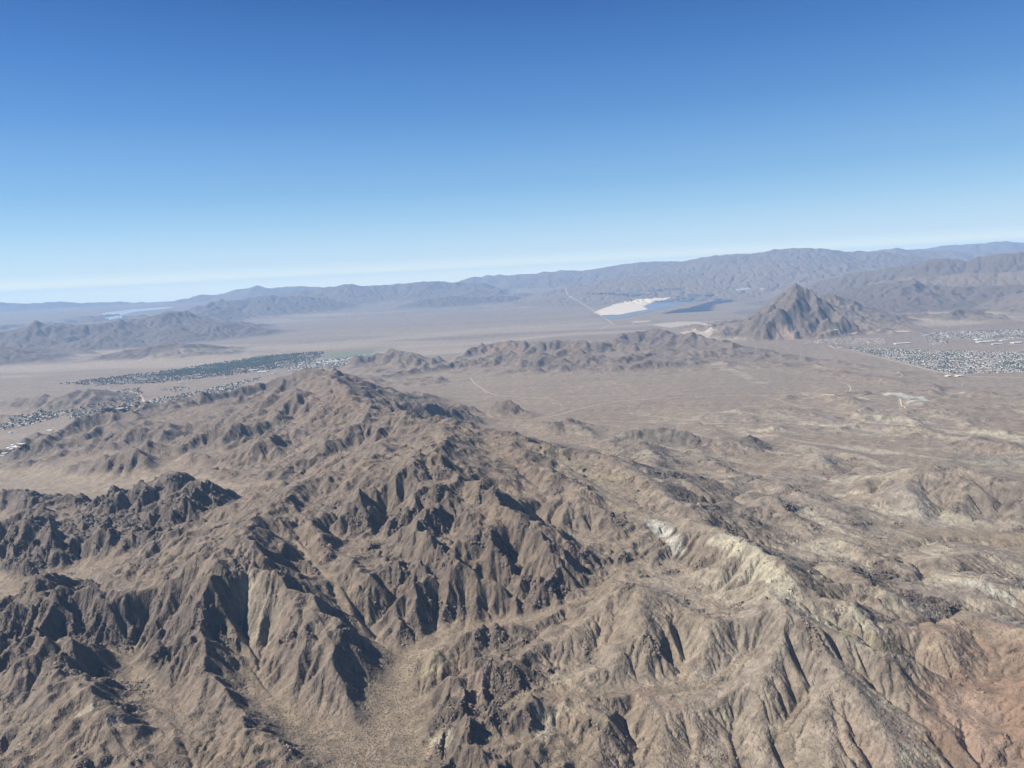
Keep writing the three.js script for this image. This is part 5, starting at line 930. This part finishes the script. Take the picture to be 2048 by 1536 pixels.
// lattice pylons on the plain and the mast on the summit
const steel = mat(0.42, 0.43, 0.44, { metalness: 0.6, roughness: 0.5 });
function pylon() {
  const p = thing('power_pylon', 0, 0, 0, 0, 'x', 'pylon', 'power pylons'), H = 46, wide = (y) => 5 * (1 - y / H) + 0.7, r = 0.3, cor = [[-1, -1], [1, -1], [1, 1], [-1, 1]];
  for (let k = 0; k < 4; k++) part(k ? 'leg_' + String(k).padStart(3, '0') : 'leg', bar([cor[k][0] * wide(0), 0, cor[k][1] * wide(0)], [cor[k][0] * wide(H), H, cor[k][1] * wide(H)], r), steel, p);
  const br = []; for (let y = 0; y < H - 4; y += 6) for (let k = 0; k < 4; k++) { const a = cor[k], b = cor[(k + 1) % 4]; br.push(bar([a[0] * wide(y), y, a[1] * wide(y)], [b[0] * wide(y + 6), y + 6, b[1] * wide(y + 6)], 0.16, 3)); }
  part('bracing', mergeGeometries(br), steel, p);
  [30, 37, 44].forEach((y, k) => part(k ? 'crossarm_' + String(k).padStart(3, '0') : 'crossarm', mergeGeometries([bar([-10 + k * 1.5, y, 0], [10 - k * 1.5, y, 0], 0.35), bar([-10 + k * 1.5, y, 0], [0, y + 2.4, 0], 0.2), bar([10 - k * 1.5, y, 0], [0, y + 2.4, 0], 0.2)]), steel, p));
  return p;
}
const pylons = [[1440, 707, 'pylon on the plain left of the low hills before the pyramid mountain'], [1512, 704, 'pylon straight below the pyramid summit'], [1601, 714, 'pylon on the plain right of the pyramid summit'], [1642, 718, 'pylon left of the near corner of the right suburb'], [1710, 733, 'pylon standing below the edge of the right suburb'], [1800, 752, 'pylon on the low hills left of the two white buildings'], [1925, 772, 'pylon on the plain below the two white buildings']];
const py0 = pylon();
pylons.forEach(([a, b, label], i) => { const o = i ? py0.clone() : py0; if (i) { o.name = numbered('power_pylon'); scene.add(o); o.userData = { ...py0.userData }; } const [x, z] = hit(a, b); o.position.set(x, ground(x, z) - 1, z); o.rotation.y = 0.5; o.userData.label = 'grey lattice power ' + label; });
{
  let best = [0, -1e9, 0]; for (let k = 0; k < NV; k++) if (ZN[k] === PYRAMID && P[k * 3 + 1] > best[1]) best = [P[k * 3], P[k * 3 + 1], P[k * 3 + 2]];
  const m = thing('radio_mast', best[0], best[1] - 1, best[2], 0, 'thin radio mast on the top of the pyramid mountain', 'mast');
  part('pole', bar([0, 0, 0], [0, 55, 0], 1.1, 6), steel, m); part('hut', box(14, 6, 9, 9, 3, 2), whiteW, m);
  part('antenna_dish', new THREE.CylinderGeometry(3, 3, 0.8, 12).rotateX(Math.PI / 2).translate(0, 34, 1.5), whiteR, m);
}
lap('things');

// scrub and loose rock on the near ground
{
  const blob = (v, flat, n) => { const g = new THREE.IcosahedronGeometry(1, n), p = g.attributes.position; for (let i = 0; i < p.count; i++) { const s = 0.65 + 0.7 * hash(Math.round(p.getX(i) * 90) * 7 + Math.round(p.getY(i) * 90) * 131 + Math.round(p.getZ(i) * 90) * 17 + v * 977); p.setXYZ(i, p.getX(i) * s, p.getY(i) * s * flat, p.getZ(i) * s); } g.computeVertexNormals(); return g; };
  const bush = new THREE.InstancedMesh(blob(1, 0.7, 0), mat(0.085, 0.072, 0.05, { roughness: 1 }), 90000), rockN = 16000;
  const rock = new THREE.InstancedMesh(blob(2, 0.8, 0), mat(1, 1, 1, { roughness: 0.95 }), rockN), col = new THREE.Color();
  let nb2 = 0, nr = 0; const S3 = new THREE.Vector3(), P3 = new THREE.Vector3(), E = new THREE.Euler();
  for (let t = 0; t < 2600000 && (nb2 < 90000 || nr < rockN); t++) {
    const r = 900 * Math.exp(rnd() * 1.55), a = (rnd() - 0.5) * 1.46, x = r * Math.sin(a), z = -r * Math.cos(a), u = rnd(), s0 = rnd();
    const G = gridAt(x, z), w = G.lin(G.wash, x, z), y = ground(x, z), rel = y - G.lin(G.base, x, z);
    const dk = G.lin(G.dark, x, z), cr = G.lin(G.crag, x, z), oc = rel > 10 ? outcrop(x, z, dk, cr) : 0;
    if (nb2 < 90000 && r < 3300 && u < (w > 0.4 ? 0.2 : rel < 12 ? 0.10 : 0.03)) { const s = 0.6 + 1.0 * s0; bush.setMatrixAt(nb2++, M4.compose(P3.set(x, y + 0.2 * s, z), QQ.setFromAxisAngle(UPV, u * 50), S3.set(s, s, s))); }
    else if (nr < rockN && oc > 0.6 && u > 0.92) { const s = (0.9 + 2.3 * s0 * s0) * (0.6 + r / 3500); rock.setMatrixAt(nr, M4.compose(P3.set(x, y, z), QQ.setFromEuler(E.set(u * 40, s0 * 40, u * 90)), S3.set(s * 1.2, s, s * (0.7 + 0.6 * u)))); const b = 0.7 + 0.7 * rnd(), d = clamp(dk, 0.15, 1); rock.setColorAt(nr++, col.setRGB(mix(0.17, 0.075, d) * b, mix(0.135, 0.062, d) * b, mix(0.10, 0.053, d) * b)); }
  }
  bush.count = nb2; rock.count = nr; console.log('scrub', nb2, 'rocks', nr);
  bush.name = 'desert_scrub'; tag(bush, 'small dark desert scrub dotted over the dry washes in the foreground', null, null, 'stuff');
  rock.name = 'loose_rocks'; tag(rock, 'dark loose rocks strewn over the crags of the near mountains', null, null, 'stuff');
  for (const o of [bush, rock]) { o.castShadow = o.receiveShadow = true; scene.add(o); }
}
lap('done');

renderer.render(scene, camera);
